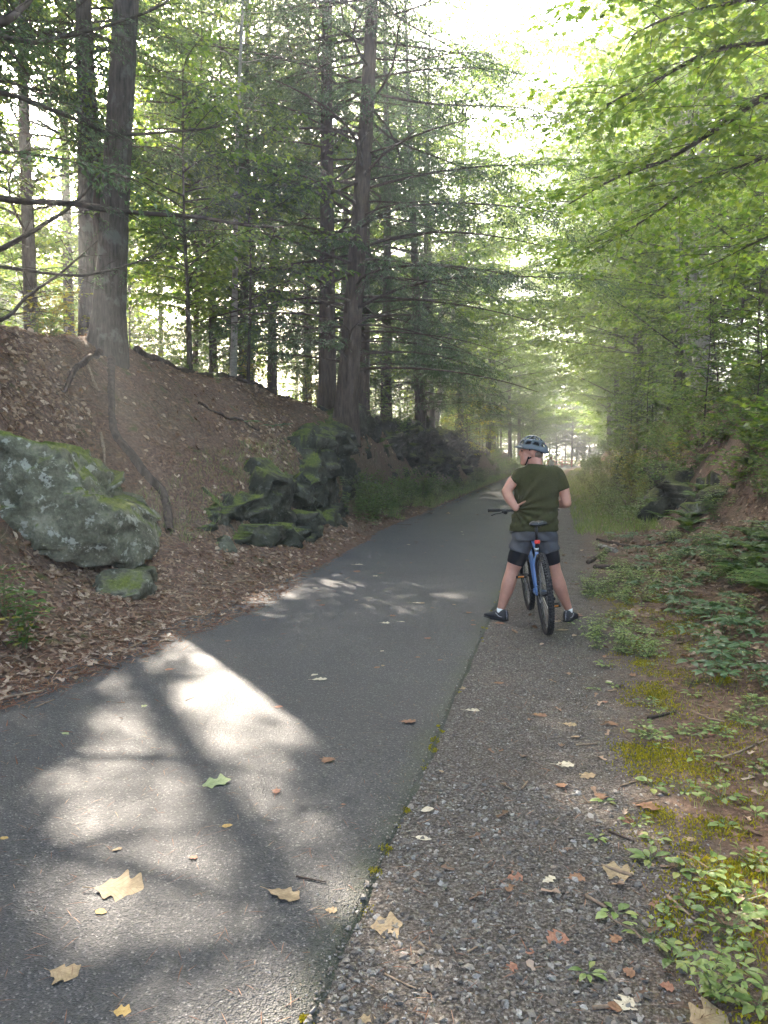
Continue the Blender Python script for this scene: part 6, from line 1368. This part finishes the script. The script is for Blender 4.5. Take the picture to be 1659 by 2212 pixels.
# ================================================================== FALLEN LEAVES, STICKS, LOGS
def dead(name, cols, tr=.15):
    m, N, L, p = newmat(name); co = N.new('ShaderNodeTexCoord').outputs['Object']; oi = N.new('ShaderNodeObjectInfo'); ad = N.new('ShaderNodeVectorMath'); L.new(co, ad.inputs[0]); L.new(oi.outputs['Random'], ad.inputs[1])
    n = texn(N, L, ad.outputs[0], 4, 5, .65); r = ramp(N, [(.25, tuple(.55 * c for c in cols[0])), (.5, cols[0]), (.7, cols[1])]); L.new(n.outputs['Fac'], r.inputs['Fac'])
    sx = N.new('ShaderNodeSeparateXYZ'); L.new(co, sx.inputs[0]); w = mathn(N, L, 'SINE', mathn(N, L, 'MULTIPLY', mathn(N, L, 'SUBTRACT', sx.outputs['X'], mathn(N, L, 'ABSOLUTE', sx.outputs['Y'])), 42.0)); vein = mathn(N, L, 'MAXIMUM', mathn(N, L, 'GREATER_THAN', w, .93), mathn(N, L, 'LESS_THAN', mathn(N, L, 'ABSOLUTE', sx.outputs['Y']), .012))
    c = mixc(N, L, mathn(N, L, 'MULTIPLY', vein, .45), r.outputs['Color'], tuple(.55 * c_ for c_ in cols[0])); L.new(c, p.inputs['Base Color']); p.inputs['Roughness'].default_value = .7; p.inputs['Specular IOR Level'].default_value = .2
    t_ = N.new('ShaderNodeBsdfTranslucent'); mx = N.new('ShaderNodeMixShader'); mx.inputs[0].default_value = tr; L.new(c, t_.inputs['Color']); L.new(p.outputs[0], mx.inputs[1]); L.new(t_.outputs[0], mx.inputs[2]); L.new(mx.outputs[0], N['Material Output'].inputs['Surface']); return m
FL = {'tan': dead('tan_dead_leaf', [(.30, .22, .13), (.38, .29, .18)]), 'brown': dead('brown_dead_leaf', [(.22, .12, .07), (.28, .16, .10)]), 'red': dead('russet_dead_leaf', [(.24, .115, .075), (.30, .16, .11)]), 'pale': dead('pale_dead_leaf', [(.50, .44, .33), (.56, .50, .38)]), 'green': dead('green_fallen_leaf', [(.27, .31, .15), (.33, .36, .19)]), 'yellow': dead('yellow_fallen_leaf', [(.42, .28, .10), (.48, .34, .14)])}
STEMP = {}
def leaf_mesh(shape, col, seed):
    key = (shape, col, seed)
    if key in STEMP: return STEMP[key]
    r_ = np.random.default_rng(seed); tv, tf = {'oak': OAKHI, 'maple': OAKPT, 'oval': OVALHI}[shape]; V = tv.copy(); V[:, 0] -= .5
    c1, c2, tw = r_.uniform(-.22, .25), r_.uniform(.0, .30), r_.uniform(-.25, .25)
    V[:, 2] += c1 * V[:, 0] ** 2 + c2 * V[:, 1] ** 2 + tw * V[:, 0] * V[:, 1] + .035 * fbm(V * 4 + seed, 2, seed); V[:, 1] *= {'oak': 1.0, 'maple': 1.05, 'oval': .85}[shape] * (1 + .15 * r_.normal(0, 1)); jit = 1 + .45 * fbm(np.stack([V[:, 0] * 5 + seed, np.sign(V[:, 1]) * 3.7, 0 * V[:, 0]], -1), 2, seed); V[:, 1] *= jit; V[:, 0] += .05 * np.abs(V[:, 1]); V[:, 2] *= .6; V[:, 2] -= V[:, 2].min() - .012
    mb_ = MB(); mb_.add(V, tf); P = smooth_path([[-.5, 0, V[0, 2]], [-.62, .02, V[0, 2] * .6 + .01], [-.75, .05, .015]], 5); mb_.add(*tube(P, .010, 4, False))
    me = mb_.mesh('fallen_leaf', [FL[col]], True); STEMP[key] = me; return me
def drop_leaf(px, py, width, shape, col, seed, label, ang=None, group=None, z=0.0):
    g = gz(px, py, z); g[2] = surf(np.array([g[0]]), np.array([g[1]]))[0]; dist = np.linalg.norm(g - _o); L = .88 * width / FPX * dist
    o = link('fallen_leaf', leaf_mesh(shape, col, seed)); o.location = (g[0], g[1], g[2] + .001); o.scale = (L, L, L); o.rotation_euler = (rsf.normal(0, .06), rsf.normal(0, .06), rsf.uniform(0, 6.28) if ang is None else ang)
    return tag(o, label, 'leaf', group)
GL = 'fallen leaves on the asphalt'
for k, a in enumerate([(258, 1938, 100, 'oak', 'tan', 'biggest tan oak leaf lying on the asphalt in sun', .35), (612, 1947, 78, 'oak', 'tan', 'tan oak leaf on sunlit asphalt beside the branch shadow', -.1), (468, 1706, 66, 'maple', 'green', 'freshly fallen pale green leaf with stem on sunlit asphalt', .6), (219, 1988, 26, 'oval', 'yellow', 'little round yellow leaf near the biggest tan leaf', 0),
        (138, 2124, 62, 'oak', 'tan', 'torn tan leaf in a nest of red needles', 0), (690, 1478, 38, 'oak', 'pale', 'bleached leaf alone on shaded asphalt', .2), (680, 1468, 20, 'oval', 'pale', 'small pale scrap above the bleached leaf', 1), (880, 1567, 42, 'oak', 'brown', 'dull brown leaf near the gravel edge on shaded asphalt', -.1), (707, 1653, 34, 'oak', 'brown', 'brown oak leaf standing stiffly on shaded asphalt', 1.5),
        (597, 1722, 26, 'maple', 'red', 'curled russet leaf on its stem beside the green leaf', 2), (602, 1538, 22, 'oval', 'red', 'curled dark red leaf at the upper sun patch', .3), (418, 1868, 20, 'maple', 'red', 'tiny red leaf in the branch shadow', .3), (491, 1798, 24, 'oval', 'yellow', 'amber leaf fragment on sunlit asphalt', .4), (254, 1852, 22, 'oval', 'tan', 'narrow dry leaf in the sun patch', .9), (145, 1597, 24, 'oval', 'green', 'narrow greenish leaf on dark asphalt', .1),
        (310, 1537, 18, 'maple', 'green', 'small star shaped leaf on dark asphalt', .5), (715, 1978, 28, 'oak', 'tan', 'broken leaf by the mossy asphalt rim', .0), (10, 1828, 16, 'oval', 'yellow', 'small yellowed leaf near the trail side litter', .4), (900, 1309, 26, 'oak', 'pale', 'pale leaf on asphalt behind the left shoe', .2), (833, 1353, 22, 'maple', 'pale', 'light tan leaf further back on the asphalt', .3), (868, 1350, 16, 'oval', 'pale', 'pale leaf scrap beside the light tan leaf', .3), (910, 1309, 18, 'oval', 'tan', 'tan leaf touching a pale one on the asphalt', .3),
        (493, 1393, 16, 'oval', 'red', 'red leaf near the litter on shaded asphalt', .3), (742, 1748, 12, 'oval', 'red', 'reddish leaf bit on shaded asphalt', .3), (950, 1432, 14, 'oval', 'brown', 'brown leaf bit close to the gravel', .3), (815, 1450, 16, 'oval', 'brown', 'thin brown leaf bit on shaded asphalt', .3), (265, 2205, 34, 'maple', 'yellow', 'rust yellow leaf at the near end of the asphalt', .3), (775, 1225, 24, 'oak', 'pale', 'pale leaf lying flat far up the asphalt', .3), (770, 1240, 20, 'oak', 'brown', 'dark leaf lying flat far up the asphalt', .3)]):
    drop_leaf(a[0], a[1], a[2], a[3], a[4], 700 + k, a[5], a[6], GL)
GG = 'fallen leaves on the gravel shoulder'
for k, a in enumerate([(835, 1998, 70, 'maple', 'tan', 'mottled tan leaf leaning on the asphalt edge', .4), (1202, 2025, 52, 'oak', 'red', 'russet oak leaf lying on gravel', .9), (1335, 1880, 66, 'maple', 'tan', 'light brown lobed leaf on gravel beside moss', -.2), (1355, 2162, 50, 'maple', 'pale', 'pale five pointed leaf among weeds', 1.2), (1530, 2195, 80, 'maple', 'tan', 'large tan leaf in weeds at the near verge', .5), (1395, 1738, 62, 'oak', 'brown', 'dark curled brown leaf on the verge', -.4), (1230, 1563, 34, 'oak', 'tan', 'tan leaf on gravel behind the bicycle', -.1),
        (1165, 1544, 36, 'oak', 'brown', 'flat brown leaf on gravel behind the bicycle', .0), (1020, 1533, 36, 'oak', 'pale', 'pale leaf by the mossy asphalt edge', .2), (1220, 1650, 44, 'oak', 'pale', 'bleached leaf on gravel near a stick', .3), (1265, 1672, 46, 'oak', 'tan', 'arched tan leaf on gravel near a stick', .1), (915, 1810, 38, 'oval', 'pale', 'pale green oval leaf on gravel', .0), (1112, 1892, 36, 'oak', 'red', 'rusty leaf with a stick beside it', .4), (1245, 1893, 40, 'oak', 'brown', 'crumpled brown leaf on gravel', .4), (1185, 1898, 36, 'oak', 'pale', 'crumpled pale leaf on gravel', .7),
        (1145, 2052, 22, 'oval', 'red', 'red leaf scrap on gravel', .7), (1105, 2085, 28, 'maple', 'red', 'small red lobed leaf on gravel', .7), (1330, 2025, 34, 'oak', 'brown', 'brown leaf in the weeds by the gravel', 1), (1490, 1810, 28, 'oak', 'tan', 'tan leaf on bright moss', 1), (1590, 1480, 30, 'oak', 'tan', 'tan leaf on the verge under the bank', 1), (995, 1485, 26, 'maple', 'tan', 'leaf on gravel near the asphalt corner', .4), (1078, 1475, 26, 'oval', 'brown', 'brown leaf on gravel behind the left shoe', .4), (1213, 1360, 36, 'oval', 'tan', 'curled leaf next to the rear tyre', .1), (1080, 1346, 24, 'oval', 'red', 'reddish leaf under the left shoe', .1),
        (795, 2198, 40, 'maple', 'tan', 'tan leaf against the asphalt rim in near gravel', .4), (1415, 1950, 30, 'oak', 'brown', 'leaf and twig on mossy gravel', .4), (1620, 1975, 40, 'oak', 'pale', 'pale leaf lying across weeds', .4), (1440, 1640, 26, 'oak', 'tan', 'dry leaf between weeds and leaf litter', .4)]):
    drop_leaf(a[0], a[1], a[2], a[3], a[4], 800 + k, a[5], a[6], GG, .01)
GS = 'small leaves scattered down the trail'
for k in range(46):
    y = 4.5 * (30 / 4.5) ** rsf.random(); x = rsf.uniform(-3.0, -.75); o = link('fallen_leaf', leaf_mesh(rsf.choice(['oak', 'oval', 'maple']), rsf.choice(['tan', 'pale', 'brown', 'red']), int(rsf.integers(900, 903)))); L = rsf.uniform(.03, .08)
    o.location = (x, y, float(pz(x, y)) + .004); o.scale = (L,) * 3; o.rotation_euler = (0, 0, rsf.uniform(0, 6.28)); tag(o, 'small dry leaf scattered along the shaded asphalt', 'leaf', GS)
for k in range(40):
    y = 2.0 * (9 / 2.0) ** rsf.random(); x = rsf.uniform(-.6, 1.4); o = link('fallen_leaf', leaf_mesh(rsf.choice(['oak', 'oval', 'maple']), rsf.choice(['tan', 'pale', 'brown', 'red']), int(rsf.integers(900, 903)))); L = rsf.uniform(.03, .075)
    o.location = (x, y, h1(x, y) + .008); o.scale = (L,) * 3; o.rotation_euler = (rsf.normal(0, .15), rsf.normal(0, .15), rsf.uniform(0, 6.28)); tag(o, 'small dry leaf scattered over gravel and verge', 'leaf', 'small leaves scattered on the shoulder')
# sticks
M['stick'] = plain('dry_stick_wood', (.20, .145, .10), .85, noise=.45, nscale=40, spec=.15); M['stick_d'] = plain('dark_stick_bark', (.06, .045, .036), .9, noise=.4, nscale=40, spec=.15)
def stick(p0, p1, r_, label, seed, mat='stick', name='stick', z=.01, group='sticks on the ground', fork=False):
    a, b = on_ground(*p0), on_ground(*p1); n = 12; P = a + (b - a) * np.linspace(0, 1, n)[:, None]; r0_ = np.random.default_rng(seed)
    P[:, :2] += (r0_.normal(0, .012, (n, 2)).cumsum(0) - 0) * np.linalg.norm(b - a) * .12; P[:, 2] = surf(P[:, 0], P[:, 1]) + r_ * .8
    mb_ = MB(); mb_.add(*tube(P, r_ * np.linspace(1, .6, n), 7))
    if fork: q = P[7]; mb_.add(*tube([q, q + (P[9] - P[7]) * .6 + [.03, .05, .03], q + (P[11] - P[7]) * .8 + [.06, .1, .05]], [r_ * .6, r_ * .5, r_ * .3], 6))
    return tag(mb_.build(name, M[mat]), label, 'stick', group)
for k, a in enumerate([((1245, 1612), (1290, 1610), .006, 'short straight dry stick on gravel'), ((1365, 1895), (1300, 1873), .008, 'thick broken stick beside a lobed leaf', ), ((1440, 1940), (1500, 1990), .007, 'long bare stick between the weeds'), ((1265, 1938), (1310, 1965), .008, 'russet broken stick at the gravel border'), ((1400, 1555), (1460, 1540), .012, 'thick dark stick at the leaf litter edge'), ((1280, 2185), (1330, 2180), .007, 'pale stick in near gravel'), ((1010, 2060), (1040, 2045), .004, 'short twig on near gravel'), ((830, 2110), (900, 2140), .004, 'slim twig on near gravel'),
        ((905, 2040), (925, 2055), .006, 'stub of pale wood on gravel'), ((1340, 1700), (1375, 1690), .005, 'twig pointing at weeds on the verge'), ((1128, 1705), (1140, 1690), .006, 'pale stub of wood on gravel'), ((1315, 1800), (1370, 1820), .006, 'dark knobbly stick at the edge of the weeds'), ((1560, 1640), (1655, 1600), .008, 'long stick lying in leaf litter'), ((1490, 1330), (1560, 1300), .008, 'stick on leaf litter under the herbs')]):
    stick(a[0], a[1], a[2], a[3], 40 + k, 'stick_d' if 'dark' in a[3] else 'stick')
for k, a in enumerate([((0, 1512), (95, 1495), .011, 'long pale stick at the litter border of the asphalt'), ((300, 1270), (380, 1285), .008, 'thin stick lying in litter beside the boulder'), ((440, 1262), (560, 1255), .008, 'thin straight stick in litter along the trail'), ((250, 1418), (320, 1380), .008, 'stick slanting out of the litter'), ((150, 1375), (330, 1350), .007, 'very long thin stick in litter before the boulder'), ((75, 1530), (118, 1512), .005, 'small twig on dark asphalt near litter'), ((400, 1515), (420, 1508), .003, 'pale splinter on dark asphalt'), ((640, 1895), (705, 1908), .004, 'dark twig on sunlit asphalt')]):
    stick(a[0], a[1], a[2], a[3], 60 + k, 'stick_d' if 'dark twig' in a[3] else 'stick')
# logs and branches on the bank and verge
def log(pts, r0_, r1_, label, mat='bark', seed=0, rough=.01, lift=.6, onray=False):
    W_ = []
    for px, py in pts:
        v = ray(px, py); ts = np.linspace(2.5, 45, 1500) / np.linalg.norm(v); Pp = _o + v * ts[:, None]; hh = hgt(Pp[:, 0], Pp[:, 1]); kx = np.argmax(Pp[:, 2] < hh + .02) if (Pp[:, 2] < hh + .02).any() else 300 + np.argmin((Pp[:, 2] - hh)[300:900]); W_.append(Pp[kx])
    P = smooth_path(np.array(W_), 40); P[:, 2] = hgt(P[:, 0], P[:, 1]) + r0_ * lift; mb_ = MB(); trunk_mesh(None, mb_, P, np.linspace(r0_, r1_, 40) * (1 + .35 * fb2(np.linspace(0, 9, 40), 0 * np.arange(40.) + r0_ * 50, .7, 3, seed)), 12, rough, seed)
    mb_.add(*ellipsoid(P[0], (r0_ * .9,) * 3, 10, 6)); return mb_
for pts, a, b, lab, mt in [([(1270, 1215), (1310, 1192), (1330, 1186)], .035, .025, 'dark rotting log lying beyond the gravel on the right', 'bark_red'), ([(1285, 1225), (1350, 1228), (1400, 1225)], .035, .02, 'long thin branch in front of the rotting log', 'bark_red'), ([(1330, 1192), (1310, 1186), (1295, 1180)], .045, .04, 'pale cut log end facing the trail', 'bark_pale'), ([(1290, 1165), (1370, 1180), (1440, 1170)], .025, .015, 'branch lying across leaf litter behind the logs', 'bark_red'),
        ([(295, 735), (400, 765), (480, 790), (555, 832)], .07, .04, 'long dead branch lying along the bank crest', 'bark_red'), ([(430, 870), (500, 905), (560, 930)], .025, .012, 'thin dead branch lying down the needle bank', 'bark_red'), ([(560, 800), (620, 815), (700, 830)], .05, .03, 'dead branch behind the crest near the twin hemlocks', 'bark_red'), ([(190, 790), (205, 830), (215, 845)], .018, .010, 'short pale stick standing out of the needles', 'stick'), ([(218, 935), (225, 985), (222, 1020)], .016, .010, 'pale broken stick propped on the needle bank', 'stick')]:
    tag(log(pts, a, b, lab).build('fallen_branch', M[mt]), lab, 'branch', 'dead wood on the ground')
# root creeping down the bank from the thick tree
mb = log([(240, 770), (240, 870), (250, 940), (300, 1010), (352, 1070), (366, 1150)], .05, .075, '', rough=.012, lift=.0); under(mb.build('root', M['bark_red']), big)
mb = log([(215, 760), (160, 800), (120, 850)], .05, .02, '', rough=.01, lift=-.1); under(mb.build('root', M['bark_red']), big)
# ================================================================== THE AIR
hz = thing
bm = bmesh.new(); bmesh.ops.create_cube(bm, size=1.0); me = bpy.data.meshes.new('haze'); bm.to_mesh(me); bm.free()
air = link('haze', me); air.location = (0, 60, 14.5); air.scale = (900, 1100, 36); tag(air, 'thin bright summer haze hanging between the trees', 'haze', kind='stuff')
hm = bpy.data.materials.new('haze_air'); hm.use_nodes = True; N = hm.node_tree.nodes; N.remove(N['Principled BSDF'])
pv = N.new('ShaderNodeVolumePrincipled'); pv.inputs['Color'].default_value = (.92, .96, 1.0, 1); pv.inputs['Density'].default_value = .0033; pv.inputs['Anisotropy'].default_value = .5
hm.node_tree.links.new(pv.outputs[0], N['Material Output'].inputs['Volume']); me.materials.append(hm)
